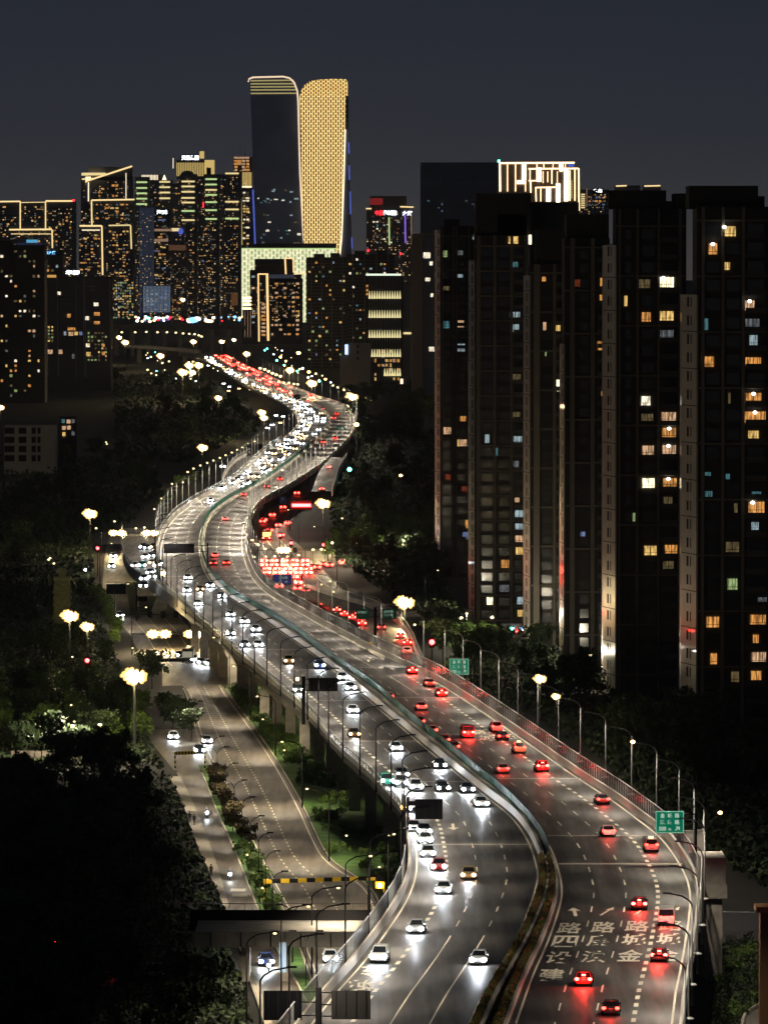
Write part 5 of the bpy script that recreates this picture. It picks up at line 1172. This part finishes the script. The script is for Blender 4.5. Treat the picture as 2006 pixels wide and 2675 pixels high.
b.bar(1532,492,1532,540,2,PINKW)
for lab, x0, x1, yt, D in (('far roof with a short orange light line',1606,1672,484,5300),('far roof edged by an orange frame',1680,1726,484,5320)):
    b = Bld(lab, x0, x1, yt, D, wall='dark'); b.bar(x0+2,486,x0+(30 if x1 == 1672 else 44),485,4,gold)
# left middle distance
b = Bld('dark flats with red and blue-white roof letters at the left edge', 55, 165, 655, 4300, wall='black'); b.sign(97,661,20,11,M['sign_red'],'众安',box=False); b.sign(128,660,36,9,M['sign_bluew'],'国际大厦',box=False)
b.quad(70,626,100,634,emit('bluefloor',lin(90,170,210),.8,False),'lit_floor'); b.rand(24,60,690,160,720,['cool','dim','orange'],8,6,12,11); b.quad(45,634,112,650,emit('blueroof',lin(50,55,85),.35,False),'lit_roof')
b = Bld('dark balcony flats with white roof sign on the left', 118, 290, 722, 3300, wall='black'); b.sign(190,712,36,12,M['sign_white'],'华润'); b.quad(121,718,148,725,emit('goldroof',lin(200,150,80),.9,False),'lit_roof_edge')
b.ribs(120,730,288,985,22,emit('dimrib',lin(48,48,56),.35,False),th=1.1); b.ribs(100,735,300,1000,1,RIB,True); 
for px in (122,150,218,222,287): b.bar(px,726,px+4,985,1.8,RIB,'pilaster')
for x, y, c, w, h in ((155,766,'white',9,8),(252,795,'white',12,9),(228,831,'white',11,10),(181,825,'orange',9,10),(254,820,'orange',15,9),(254,843,'orange',15,8),(188,859,'orange',20,7),(186,872,'peach',13,10),(200,871,'yellow',9,9),(212,871,'blue',8,9),(230,902,'white',11,9),(271,902,'orange',7,7),(232,925,'yellow',11,11),(132,919,'peach',13,11),(159,919,'peach',10,11),(192,931,'grey',7,12),(112,934,'teal',10,9),(271,923,'orange',8,9),(171,871,'cool',7,10)): b.win(x,y,w,h,c)
b.rand(60,124,850,150,900,['dim','lime','yellow'],5,5,9,9); b.rand(60,228,865,288,950,['dim','yellow','lime','peach','dim'],5,5,9,10)
b = Bld('darkest flats at the left edge with scattered small lights', -30, 117, 640, 3000, wall='black'); b.blk(-20,30,629,640)
b.rand(58,0,650,115,1040,['dim','white','peach','lime','dim','orange','grey','yellow'],6,6,12,13)
b = Bld('low white block with dark window grid in the left park', 12, 145, 1112, 2400, 14, wall='pale', name='white_house')
for r_ in range(4):
    for x, w in ((26,26),(60,20),(89,11),(103,8)): b.quad(x-w/2,1117+r_*24,x+w/2,1117+r_*24+16,M['dark'],'dark_window',.12,.06)
b = Bld('dark house with six small lit windows in the left park', 155, 200, 1088, 2500, 10, wall='black', name='dark_house')
for x, y, c in ((166,1100,'teal'),(180,1101,'peach'),(168,1118,'peach'),(181,1117,'peach'),(168,1134,'yellow'),(192,1132,'grey'),(192,1100,'grey')): b.win(x,y,8 if c != 'peach' else 10,10,c)
b = Bld('tower wrapped in pale green netting in the left park', 140, 185, 1520, 1330, 9, wall='greenish', name='wrapped_tower', cat='tower', body=False)
p, q = WD(144,1516,1330), WD(181,1600,1330); xm = (p.x+q.x)/2; NET = mat('netting',(.10,.115,.05),.9,noise=.4,nscale=.8,stretch=(1,1,4)); MBx = MB(); zz = p.z; kx = 0
while zz > 0:
    r0, r1 = 1.55+.12*(kx%2), 1.85+.1*((kx*3)%4); MBx.add([(xm+sx_*r_*1.05, 1332+sy_*r_, z_) for r_, z_ in ((r1,zz-1.5),(r0,zz)) for sx_, sy_ in ((-1,-1),(1,-1),(1,1),(-1,1))], [(0,3,2,1),(4,5,6,7),(0,1,5,4),(1,2,6,5),(2,3,7,6),(3,0,4,7)]); zz -= 1.5; kx += 1
MBx.build('netting', NET, b.t); q = MB(); q.box(xm-2,xm+2,1330.2,1334,p.z,p.z+.7); q.box(xm-.8,xm+.8,1331,1333,p.z+.7,p.z+2.6); q.build('cap', mat('netcap',(.14,.15,.08),.9), b.t)

DIMW = [emit('dim_window_warm', lin(230,175,110), .75, False), emit('dim_window_cool', lin(160,165,165), .45, False), emit('dim_window_gold', lin(250,210,140), 1.2, False)]
for s_, nm_ in BL:
    x0_, x1_, yt_ = s_.px
    if s_.D > 5600 and nm_ in ('apartment_building',) and x1_-x0_ > 20:
        q = MB(); n_w = int((x1_-x0_)*(840-yt_)/95)
        for i in range(n_w):
            px = x0_+3+5.2*random.randrange(max(1,int((x1_-x0_-6)/5.2))); py = yt_+14+5.5*random.randrange(max(1,int((826-yt_)/5.5)))
            if random.random() < (py-yt_)/(840-yt_)*.5+.45:
                a = WD(px,py,s_.D-.6); w_, h_ = random.uniform(.8,1.9)*s_.s, random.uniform(.7,1.3)*s_.s; q.box(a.x-w_,a.x+w_,s_.D-.6,s_.D-.4,a.z-h_,a.z+h_, random.choice((0,0,0,1,1,2)))
        o = q.build('window', DIMW, s_.t); o['kind'] = 'stuff'

# ------------------------------------------------------------------ near residential towers on the right
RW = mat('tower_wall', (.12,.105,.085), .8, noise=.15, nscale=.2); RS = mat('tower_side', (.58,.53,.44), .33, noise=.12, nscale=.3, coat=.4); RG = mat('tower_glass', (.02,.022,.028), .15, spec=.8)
RF = mat('window_frame', (.05,.047,.044), .6); RB = mat('tower_dark_bay', (.020,.019,.018), .85)
FRB = MB()
for q in ((-.5,.5,-.5,-.45),(-.5,.5,.45,.5),(-.5,-.46,-.5,.5),(.46,.5,-.5,.5),(-.02,.02,-.5,.5),(-.5,.5,-.24,-.2),(.24,.27,-.2,.5)): FRB.box(q[0],q[1],-.12,-.07,q[2],q[3])
FRM = bpy.data.meshes.new('frame'); FRM.from_pydata(FRB.v, [], FRB.f); FRM.materials.append(M['dark'])
DKB = MB(); DKB.box(-.5,.5,-.05,.05,-.5,.5); DKM = bpy.data.meshes.new('window'); DKM.from_pydata(DKB.v, [], DKB.f); DKM.materials.append(RG)
def tower(label, x0, x1, yt, D, strip, cols, y_first, pitch, lit, blocks=(), dep=16, wh=.62, ww=28, side_y=None, pil=(), bandn=3):
    s = Bld(label, x0, x1, yt, D, dep, wall='dark', name='residential_tower', body=False)
    s.w = MB().box(s.x0, s.x1, D, D+dep, -1, s.zt).build('wall', RB, s.t)
    for bx0, bx1, by0, by1 in blocks: s.blk(bx0,bx1,by0,by1,m=RB,dep=dep-2,proud=-1)
    if strip:
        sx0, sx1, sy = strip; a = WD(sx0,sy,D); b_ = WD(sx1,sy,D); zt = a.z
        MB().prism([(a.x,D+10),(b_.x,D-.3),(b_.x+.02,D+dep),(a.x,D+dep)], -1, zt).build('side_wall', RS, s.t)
        q = MB(); z = 1.0
        while z < zt-1:                                  # narrow dark window slots up the side and floor joints
            for f0, f1 in ((.34,.46),(.56,.62)):
                xa, xb = a.x+(b_.x-a.x)*f0, a.x+(b_.x-a.x)*f1; ya, yb = D+10-10.3*f0, D+10-10.3*f1
                q.add([(xa-.03,ya-.03,z+.5),(xb-.03,yb-.03,z+.5),(xb-.03,yb-.03,z+2.4),(xa-.03,ya-.03,z+2.4)], [(0,1,2,3)])
            if int(z/(pitch*s.s)) % 2 == 0: q.add([(a.x-.05,D+9.9,z+2.85),(b_.x-.05,D-.4,z+2.85),(b_.x-.05,D-.4,z+3.0),(a.x-.05,D+9.9,z+3.0)], [(0,1,2,3)])
            z += pitch*s.s
        q.build('side_windows', M['dark'], s.t)['kind'] = 'stuff'
    pl = MB()
    for px, w in pil: a = WD(px-w/2,yt,D); b_ = WD(px+w/2,yt,D); pl.box(a.x,b_.x,D-.5,D,-1,s.zt)
    y = y_first; k = 0
    ylo = CY+0; base_y = HOR+HC/D*F
    while y < base_y:
        if k % bandn == 0:
            a = WD(x0,y-pitch*.5-2,D); b_ = WD(x1,y-pitch*.5+2.5,D); pl.box(a.x,b_.x,D-.35,D,b_.z,a.z)
        y += pitch; k += 1
    pl.build('pilasters_and_bands', RW, s.t)
    bl = MB(); px, w = cols[-1]; y = y_first
    while y < base_y:
        a = WD(px-w*.62,y+pitch*.20,D); b_ = WD(px+w*.62,y+pitch*.46,D); bl.box(a.x,b_.x,D-1.0,D-.9,b_.z,a.z); bl.box(a.x,b_.x,D-1.0,D,b_.z-.15,b_.z)
        for f in (.1,.9): xx = a.x+(b_.x-a.x)*f; bl.box(xx-.04,xx+.04,D-1.0,D-.9,b_.z,b_.z+pitch*s.s-.2)
        y += pitch
    bl.build('balconies', RF, s.t)
    n = 0; rest = MB()
    y = y_first
    while y < base_y-10:
        for px, w in cols:
            if any(abs(L[0]-px) < w*.6 and abs(L[1]-y) < pitch*.5 for L in lit): continue
            p = WD(px,y,D-.06)
            if n < 90-len(lit): o = link('window', DKM, s.t, p); o.scale = (w*s.s,1.2,pitch*wh*s.s); n += 1
            else: hw_, hh = w*s.s/2, pitch*wh*s.s/2; rest.box(p.x-hw_,p.x+hw_,D-.12,D-.02,p.z-hh,p.z+hh)
        y += pitch
    if rest.v: o = rest.build('window', RG, s.t); o['kind'] = 'stuff'
    for L in lit:
        px, y, w, h, c = L[:5]; p = WD(px,y,D-.25); o = link('window', pane(c), s.t, p); o.scale = (w*s.s,1.2,h*s.s)
        if w > 15:
            f = link('frame', FRM, o); f.location = (0,0,0)
        if len(L) > 5:
            q = MB(); q.ball(WD(px+L[5],y-h*.38,D-.9), .38, 0, .8, 8); q.build('ceiling_lamp', BULB, s.t, True)
    return s
tower('farthest of the right-hand flats with a red-lit left edge', 1150,1242,590,1600,(1137,1157,600),((1166,22),(1205,20)),631,29.4,
      [(1161,663,16,19,'lime'),(1200,663,18,19,'grey'),(1200,725,18,19,'cool'),(1164,753,20,12,'dim'),(1164,848,21,21,'teal'),(1203,846,17,20,'peach'),(1204,908,21,22,'cool'),(1209,1093,17,16,'orange'),(1168,1125,21,20,'peach'),(1210,1155,20,23,'peach'),
       (1195,1155,7,24,'yellow'),(1213,1279,16,18,'red'),(1170,1246,14,14,'red'),(1218,1369,7,21,'orange'),(1216,1400,15,20,'blue'),(1238,620,8,12,'cool')],((1160,1200,573,590),),pil=((1184,5),(1192,5),(1155,6),(1225,5)))
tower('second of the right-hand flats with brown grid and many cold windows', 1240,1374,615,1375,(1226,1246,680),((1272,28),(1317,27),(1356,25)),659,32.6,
      [(1340,627,27,21,'yellow'),(1384,626,8,25,'hot'),(1344,693,18,20,'teal'),(1345,822,28,16,'cool'),(1344,857,24,22,'cool'),(1348,986,24,20,'dim'),(1349,1085,22,20,'dim'),(1352,1149,24,21,'cool'),(1272,1146,11,22,'cool'),(1297,1180,6,20,'teal'),
       (1348,1212,14,16,'grey'),(1350,1306,12,12,'peach'),(1356,1343,25,22,'cool'),(1357,1377,25,21,'cool'),(1357,1408,25,20,'peach'),(1358,1440,24,23,'yellow'),(1319,1473,22,23,'orange'),(1279,1570,17,21,'hot'),(1361,1569,24,21,'cool'),(1362,1602,22,19,'yellow'),(1317,1537,26,20,'grey')],
      ((1242,1386,505,620),(1300,1374,560,620)),pil=((1250,8),(1292,7),(1336,7),(1371,5)),bandn=2)
s = Bld('dark rooftop slab behind the right-hand flats', 1384,1512,528,1420,16,wall='black',name='residential_tower'); s.blk(1500,1530,560,600)
tower('third of the right-hand flats with a pale pinkish corner', 1384,1472,690,1305,(1371,1386,720),((1428,26),(1460,14)),730,34,
      [(1420,729,10,12,'orange'),(1422,852,8,21,'peach'),(1457,852,12,25,'yellow'),(1425,924,4,12,'lime'),(1459,1007,13,30,'hot')],((1400,1500,600,690),),pil=((1402,16),(1448,7)))
tower('fourth of the right-hand flats with a patchy lit left corner', 1474,1592,622,1205,(1467,1476,900),((1525,22),(1570,16)),665,37.5,
      [(1570,738,6,24,'orange'),(1570,780,8,20,'orange'),(1507,739,16,20,'red'),(1569,903,19,26,'orange'),(1573,1022,6,24,'orange'),(1580,1477,10,27,'peach'),(1522,1395,12,12,'blue')],((1480,1590,560,622),),pil=((1495,12),(1548,10)))
tower('fifth of the right-hand flats with a tall cream-lit side wall', 1608,1792,545,1155,(1580,1610,640),((1640,14),(1693,34),(1748,40)),612,43.4,
      [(1682,741,33,25,'dim'),(1740,737,41,29,'hot',-8),(1634,786,8,27,'yellow'),(1687,828,25,27,'orange'),(1740,825,39,27,'yellow'),(1741,874,38,26,'grey'),(1686,1047,26,26,'white'),(1690,1090,33,20,'dim'),(1746,1089,40,27,'peach'),(1747,1131,38,30,'orange',0),
       (1692,1176,32,26,'peach'),(1747,1175,38,27,'peach',-2),(1693,1262,34,27,'hot'),(1749,1260,38,24,'orange',-4),(1744,1310,24,27,'dim'),(1655,1351,6,22,'lime'),(1698,1438,34,27,'yellow'),(1752,1435,34,25,'orange'),(1745,1476,30,22,'dim')],
      ((1590,1740,497,545),(1740,1756,525,545),(1762,1800,505,545)),pil=((1665,7),(1720,6),(1776,8),(1618,6)))
tower('nearest and rightmost of the flats with warm windows and pale side wall', 1820,2060,540,1082,(1787,1822,770),((1861,36),(1914,36),(1973,44)),600,48.6,
      [(1903,604,38,29,'yellow',-12),(1861,650,24,32,'orange',0),(1896,695,20,22,'yellow'),(1957,798,27,29,'peach',0),(1964,844,40,25,'grey'),(1844,847,9,30,'teal'),(1967,889,22,30,'cool'),(1848,945,34,30,'orange'),(1966,945,44,25,'orange'),
       (1967,1040,44,30,'orange',0),(1971,1090,60,33,'orange',0),(1967,1136,30,24,'yellow'),(1975,1325,46,32,'orange',-10),(1921,1327,9,24,'dim'),(1971,1374,20,22,'cool'),(1904,1040,6,28,'dim'),(1912,1429,37,29,'dim'),(1912,1526,28,32,'lime'),
       (1861,1625,35,31,'orange'),(1979,1620,44,31,'orange'),(1863,1721,18,31,'orange'),(1973,1673,16,33,'orange'),(1981,1718,40,31,'peach'),(1919,1768,22,30,'dim'),(1974,1769,28,36,'orange'),(1985,1908,40,22,'orange'),(1924,1914,16,22,'dim'),(1990,1566,24,12,'grey'),
       (1848,1238,16,10,'teal'),(1850,1290,20,16,'teal'),(1900,1245,10,14,'teal'),(1970,1250,20,10,'teal'),(1975,1288,26,8,'teal')],((1800,1980,485,545),(1980,1997,512,545)),pil=((1836,8),(1888,8),(1941,8)))
# street lamp added to light the first tower's foot
k3((W(1110,1600,0).x, W(1110,1600,0).y, 0), 0, 'added lamp near the foot of the farthest flats')
PLMP = glow_proto(7, .42, M['lampc'], 'added post lamp', pr=.1); PLL = bpy.data.lights.new('lamp_light', 'POINT'); PLL.energy = 5200; PLL.color = (1,.9,.66); PLL.shadow_soft_size = .4
plo = bpy.data.objects.new('lamp_light', PLL); COL.objects.link(plo); plo.parent = PLMP; plo.location = (0,0,7.9); KIDS.clear(); kp = Placer(PLMP, 'added post-top lamps among the trees')  # post lamps added to light tree crowns and tower feet
for px, py, lab in ((1205,1696,'added lamp lighting the green shrubs at the flats'),(1285,1694,'added lamp at the shop row below the flats'),(868,1482,'added lamp lighting the green tree row, first from the junction'),(930,1484,'added lamp lighting the green tree row, second from the junction'),(992,1486,'added lamp lighting the green tree row, third from the junction'),(1054,1486,'added lamp lighting the green tree row, fourth from the junction'),(1116,1486,'added lamp lighting the green tree row, nearest the flats'),(110,2000,'added lamp lighting the young park trees, left one'),(190,2003,'added lamp lighting the young park trees, middle one'),(262,2000,'added lamp lighting the young park trees, right one'),(1540,1800,'added lamp at the foot of the fourth flats'),(1470,1750,'added lamp at the foot of the third flats')):
    p = W(px,py,0); kp((p.x,p.y,0), 0, lab)
t = thing('shop_row', 'small coloured shop lights at the foot of the second flats', 'shop'); p = W(1310,1646,2); q = W(1385,1646,2)
MB().box(p.x,q.x,p.y,p.y+4,0,3.5).build('wall', WALL['dark'], t)
for i, (px, m) in enumerate(((1314,'trim_yel'),(1322,'trim_yel'),(1338,'greenl'),(1350,'redl'),(1359,'sign_bluew'),(1368,'sign_white'),(1376,'sign_bluew'))):
    a = WD(px,1643+(i%2)*4,p.y-.3); MB().box(a.x-.35,a.x+.35,a.y,a.y+.1,a.z-.3,a.z+.3).build('lit_sign', M[m], t)

# ------------------------------------------------------------------ trees, shrubs
def tree_proto(name, label, H, Rr, nleaf, sz, m, seed, cat='tree', trunk=.16):
    t = thing(name, label, cat); r_ = np.random.default_rng(seed)
    if trunk:
        b = MB(); b.tube([(0,0,0),(.1,0,H*.35),(0,.1,H*.8)], trunk, 6, r1=trunk*.35)
        for k in range(6): a = k*1.05+seed; b.tube([(0,0,H*(.3+.06*k)),(math.cos(a)*Rr*.7,math.sin(a)*Rr*.7,H*(.55+.06*k))], trunk*.4, 4, r1=.02)
        b.build('trunk', M['bark'], t)
    nb = 22; C = np.stack([r_.normal(0,Rr*.38,nb), r_.normal(0,Rr*.38,nb), r_.uniform(H*.38,H*.88,nb)],1) if trunk else np.stack([r_.normal(0,Rr*.4,nb), r_.normal(0,Rr*.4,nb), r_.uniform(H*.2,H*.7,nb)],1)
    Rb = r_.uniform(.16,.42,nb)*Rr
    def reg(rr, n):
        k = rr.integers(0,nb,n); d = rr.normal(size=(n,3)); d /= np.linalg.norm(d,axis=1)[:,None]; d *= (rr.uniform(.35,1,n)**.5)[:,None]
        P = C[k]+d*Rb[k][:,None]; P[:,2] = np.maximum(P[:,2], .1); return P
    leaves(nleaf, reg, sz, seed+50).build('crown', m, t); return t
TP = [Placer(tree_proto('broadleaf_tree','',8,3.0,1500,.27,M['leaf'],s_), 'dark park trees') for s_ in (1,2,3)]
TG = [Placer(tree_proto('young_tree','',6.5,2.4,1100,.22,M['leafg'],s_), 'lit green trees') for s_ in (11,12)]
SH = [Placer(tree_proto('shrub','',1.6,1.2,420,.17,M['leafg'],s_,'shrub',0), 'low green shrubs') for s_ in (21,22)]
SR_ = Placer(tree_proto('shrub','',3.4,1.7,800,.2,M['leafr'],31,'shrub',.07), 'rust leaved bushes'); SY = Placer(tree_proto('shrub','',2.0,1.3,500,.18,M['leafy'],32,'shrub',0), 'yellow bush')
KIDS.clear()
def scat(pl, n, poly, lab, z=0, s=(.8,1.3), grp=None):
    xs = [p[0] for p in poly]; ys_ = [p[1] for p in poly]; c = 0
    while c < n:
        px, py = random.uniform(min(xs),max(xs)), random.uniform(min(ys_),max(ys_)); ins = False; j = len(poly)-1
        for i in range(len(poly)):
            if (poly[i][1] > py) != (poly[j][1] > py) and px < (poly[j][0]-poly[i][0])*(py-poly[i][1])/(poly[j][1]-poly[i][1])+poly[i][0]: ins = not ins
            j = i
        if not ins: continue
        p = W(px,py,0); random.choice(pl)((p.x,p.y,z), random.uniform(0,6.28), lab, random.uniform(*s), grp); c += 1
scat(TP, 32, ((0,2290),(330,2280),(410,2400),(440,2520),(480,2640),(540,2780),(0,2800)), 'nearly black tree in the dark lower left park', s=(.9,1.4), grp='lower left park trees')
scat(TP, 34, ((0,1990),(330,1990),(335,2060),(385,2200),(440,2390),(380,2330),(0,2270)), 'dark tree left of the pale pavement', s=(.9,1.3), grp='trees left of the pavement')
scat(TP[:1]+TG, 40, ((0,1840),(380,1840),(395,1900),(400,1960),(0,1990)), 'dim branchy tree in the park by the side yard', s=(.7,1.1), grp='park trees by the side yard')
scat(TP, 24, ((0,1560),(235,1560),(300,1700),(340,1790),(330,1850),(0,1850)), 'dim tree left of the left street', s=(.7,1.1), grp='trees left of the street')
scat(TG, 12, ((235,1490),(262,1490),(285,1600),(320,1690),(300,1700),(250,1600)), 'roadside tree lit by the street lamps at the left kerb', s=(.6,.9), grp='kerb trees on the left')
for px, py, s_, lab in ((452,1905,.85,'dark tree at the yard corner by the street, upper'),(470,1925,.95,'dark tree at the yard corner by the street, middle'),(495,1935,.8,'slim tree beside the double lamp at the yard corner'),(430,1890,.8,'tree with lit green crown at the yard corner'),(398,1800,1.1,'pointed dark tree before the crossroads signals')):
    p = W(px,py,0); TP[0]((p.x,p.y,0), px, lab, s_, 'trees at the left crossroads')
scat(TP, 34, ((0,1210),(380,1200),(420,1290),(350,1370),(240,1400),(200,1480),(0,1500)), 'dark tree in the unlit wood left of the bend', s=(1,1.5), grp='unlit wood on the left')
scat(TP, 16, ((300,1000),(560,1000),(700,1130),(480,1215),(300,1190)), 'dark tree in the unlit hollow left of the S bend', s=(1.2,1.9), grp='unlit wood inside the upper curve')
scat(TG, 16, ((395,1330),(420,1350),(470,1290),(560,1245),(540,1235),(440,1275)), 'roadside tree with lit leaves along the left curve', s=(.5,.75), grp='trees along the left curve')
scat(TP, 44, ((930,1180),(1140,1250),(1140,1520),(1220,1640),(1200,1700),(1080,1560),(960,1520),(880,1400),(900,1250)), 'dark tree right of the junction below the flats', s=(.9,1.5), grp='dark trees right of the junction')
scat(TP, 38, ((1130,1730),(1250,1690),(1420,1730),(1600,1830),(1780,1900),(2006,1960),(2006,2120),(1850,2110),(1500,1900)), 'unlit tree between the right barrier and the flats', s=(.9,1.4), grp='unlit trees below the flats')
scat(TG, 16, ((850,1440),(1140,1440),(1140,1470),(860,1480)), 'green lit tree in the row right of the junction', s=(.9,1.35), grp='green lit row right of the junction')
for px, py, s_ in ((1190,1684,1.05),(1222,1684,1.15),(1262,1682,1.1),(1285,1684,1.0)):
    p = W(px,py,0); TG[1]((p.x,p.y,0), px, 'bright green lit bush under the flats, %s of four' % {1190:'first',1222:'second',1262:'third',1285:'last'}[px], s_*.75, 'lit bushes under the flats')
scat(SH, 26, ((1870,2480),(2006,2420),(2006,2600),(1900,2690),(1860,2690)), 'dim bush in the dark lower right corner', s=(.5,.9), grp='lower right bushes')
scat(TP, 22, ((880,1120),(1130,1080),(1130,1180),(920,1190)), 'dark tree of the wood right of the tight bend', s=(1.3,2.2), grp='wood right of the tight bend')
scat(TP, 18, ((840,1040),(1130,1040),(1130,1090),(960,1090)), 'dark tree before the striped office', s=(1.2,2.0), grp='trees before the striped office')
def poly_pts(poly, n, rr, top):
    xs = [p[0] for p in poly]; ys_ = [p[1] for p in poly]; out_ = np.zeros((n,3)); c = 0
    while c < n:
        px, py = rr.uniform(min(xs),max(xs)), rr.uniform(min(ys_),max(ys_)); ins = False; j = len(poly)-1
        for i in range(len(poly)):
            if (poly[i][1] > py) != (poly[j][1] > py) and px < (poly[j][0]-poly[i][0])*(py-poly[i][1])/(poly[j][1]-poly[i][1])+poly[i][0]: ins = not ins
            j = i
        if ins:
            p = W(px,py,0); h = top*(.35+.65*abs(math.sin(p.x*.31+1.3*math.sin(p.y*.05))*math.cos(p.y*.043+p.x*.11))); out_[c] = (p.x, p.y, rr.uniform(0,1)**.6*h); c += 1
    return out_
for k, (poly, n, top, sz, lab) in enumerate(((((0,1990),(340,1990),(395,1945),(435,2030),(470,2090),(492,2165),(540,2285),(590,2395),(480,2440),(0,2440)),9000,2.6,.42,'left of the pavement'),
      (((0,1560),(235,1560),(330,1780),(395,1900),(380,1990),(0,1990)),8000,2.6,.5,'in the left park'),
      (((0,1200),(400,1200),(420,1290),(330,1380),(240,1400),(250,1560),(0,1560)),7000,3,.8,'in the wood left of the bend'),
      (((300,990),(520,960),(600,1040),(690,1120),(480,1215),(300,1195)),4000,3.5,1.3,'in the hollow left of the S bend'),
      (((930,1130),(1140,1130),(1140,1510),(1225,1640),(1310,1720),(1200,1720),(1080,1600),(960,1520),(880,1470),(860,1330),(900,1240)),11000,3.2,.75,'right of the junction'),
      (((1150,1745),(1250,1680),(1420,1700),(1600,1790),(1780,1880),(2006,1930),(2006,2330),(1850,2250),(1500,1940)),9000,3.2,.55,'below the flats'),
      (((1850,2480),(2006,2430),(2006,2600),(1940,2640),(1925,2700),(1850,2700)),3500,1.2,.22,'in the lower right corner'),
      (((0,2400),(590,2400),(600,2500),(640,2600),(660,2690),(0,2720)),9000,2.2,.34,'in the lower left corner'))):
    o = leaves(n, (lambda rr, m, poly=poly, top=top: poly_pts(poly, m, rr, top)), sz, 200+k).build('undergrowth', M['leaf']); tag(o, 'dark undergrowth '+lab, 'undergrowth', kind='stuff')
# planted strip between side lane and street
ys = YZ(2030,0); k = 0
while ys > YZ(2390,0):
    xm = (SR(ys)+GL(ys))/2
    (SY if k == 0 else (SR_ if k < 15 else SH[k%2]))((xm+random.uniform(-.5,.5), ys, .05), k, 'yellow bush at the top of the planted strip' if k == 0 else ('rust coloured bush on the planted strip beside the side lane, %s down' % nth(k) if k < 15 else 'green shrub low on the planted strip'), random.uniform(.8,1.15)*(1 if k < 15 else 1.3), 'planted strip bushes'); ys -= 8.5; k += 1
for i in range(110):
    y = random.uniform(YZ(2330,0), YZ(1800,0)); x = random.uniform(GR(y)+1.5, EL(y)+3); SH[i%2]((x,y,.03), i, 'small green shrub on the grass strip beside the viaduct piers', random.uniform(.7,1.4), 'grass strip shrubs')
# lower right corner: curved road, low wall, lit hut
t = thing('low_wall', 'low grey wall in the dark right of the portal pier', 'wall'); p = WD(1870,2383,730); q = WD(2060,2432,730); MB().box(p.x,q.x,730,730.6,q.z,p.z).build('wall_top', WALL['mid'], t)
for k in range(4): x = WD(1885+k*45,0,730).x; MB().box(x,x+.8,730.1,730.5,-.3,q.z).build('post', WALL['mid'], t)
t = thing('hut', 'brown hut roof cut by the right picture edge', 'hut'); p = WD(1985,2362,640); q = WD(2060,2432,640)
MB().box(p.x,q.x,640,643,-.1,p.z-.9).build('wall', mat('hutwall',(.18,.09,.04),.7), t); MB().prism([(p.x-.5,639.5),(q.x,639.5),(q.x,643.5),(p.x-.5,643.5)], p.z-.9, p.z-.3).build('roof', mat('hutroof',(.35,.16,.06),.7), t)
b = MB(); P = [W(px,py,0) for px,py in ((1940,2700),(1950,2650),(1985,2630),(2060,2610),(2060,2700))]; b.prism([(p.x,p.y) for p in P], 0, .02); tag(b.build('road', M['asphalt2']), 'curved road in the lower right corner', kind='structure')
b = MB(); b.tube([W(px,py,.1) for px,py in ((1932,2700),(1945,2648),(1983,2624),(2060,2602))], .25, 6); tag(b.build('kerb', M['pave']), 'pale curved kerb in the lower right corner', kind='structure')
# parked cars and small things in the dark lower left
for px, py, kind, col, lab in ((198,2482,'suv','white','white parked car standing alone in the dark lower left yard'),(85,2460,'van','red','dark red and white van parked in the lower left yard'),(390,2560,'van','silver','pale van roof in the dark lower left yard')):
    p = W(px,py,0); car(kind, True, True, (p.x,p.y,0), 1.3, col, lab, None)
t = thing('poster_hoarding', 'dim boundary hoarding in the park beyond the yard', 'hoarding'); p = W(30,1985,0); q = W(330,1985,0); MB().box(p.x,q.x,p.y,p.y+.2,0,1.6).build('panel', mat('hoard',(.25,.2,.16),.8,noise=.5,nscale=.8), t)

t = thing('light_row', 'band of tiny coloured street lights at the foot of the skyline', 'light row')
for i in range(46):
    px = random.uniform(352,640); py = 836+random.uniform(-9,5); p = WD(px,py,7000); b = MB(); b.ball(p, random.uniform(1.0,2.4), 0, .8, 6)
    b.build('street_light', M[random.choice(['sign_bluew','sign_bluew','sign_white','trim_blue','lampc','trim_hot','sign_red','sign_white'])], t, True)
for px, py, r_, m in ((505,836,7,'sign_bluew'),(515,833,5,'sign_white'),(497,839,4,'sign_white'),(542,838,4,'trim_hot'),(550,839,4,'trim_hot'),(388,831,2.5,'greenl')):
    b = MB(); b.ball(WD(px,py,6990), r_, 0, .5, 8); b.build('street_light', M[m], t, True)
t = thing('light_row', 'loose scatter of lamps and shop lights beside the far road', 'light row')
for i in range(60):
    py = random.uniform(905,1000); px = random.choice([random.uniform(330,470)+(py-905)*.9, random.uniform(660,720)+(py-905)*1.6]); p = W(px,py,5); b = MB(); b.ball(p, random.uniform(.5,1.2), 0, .8, 6)
    b.build('street_light', M[random.choice(['lampc','lampc','lampo','sign_white','greenl','lampc'])], t, True)

# ------------------------------------------------------------------ night air
HZ = bpy.data.materials.new('haze'); HZ.use_nodes = True; hn = HZ.node_tree; hn.nodes.clear()
ho_ = hn.nodes.new('ShaderNodeOutputMaterial'); hv = hn.nodes.new('ShaderNodeVolumePrincipled')
hv.inputs['Color'].default_value = (.78,.84,.95,1); hv.inputs['Density'].default_value = 1.9e-5; hv.inputs['Anisotropy'].default_value = .6
hn.links.new(hv.outputs[0], ho_.inputs['Volume'])
hb = MB(); hb.box(-2500,2500,-60,10600,-1.5,560); tag(hb.build('haze', HZ), kind='stuff')
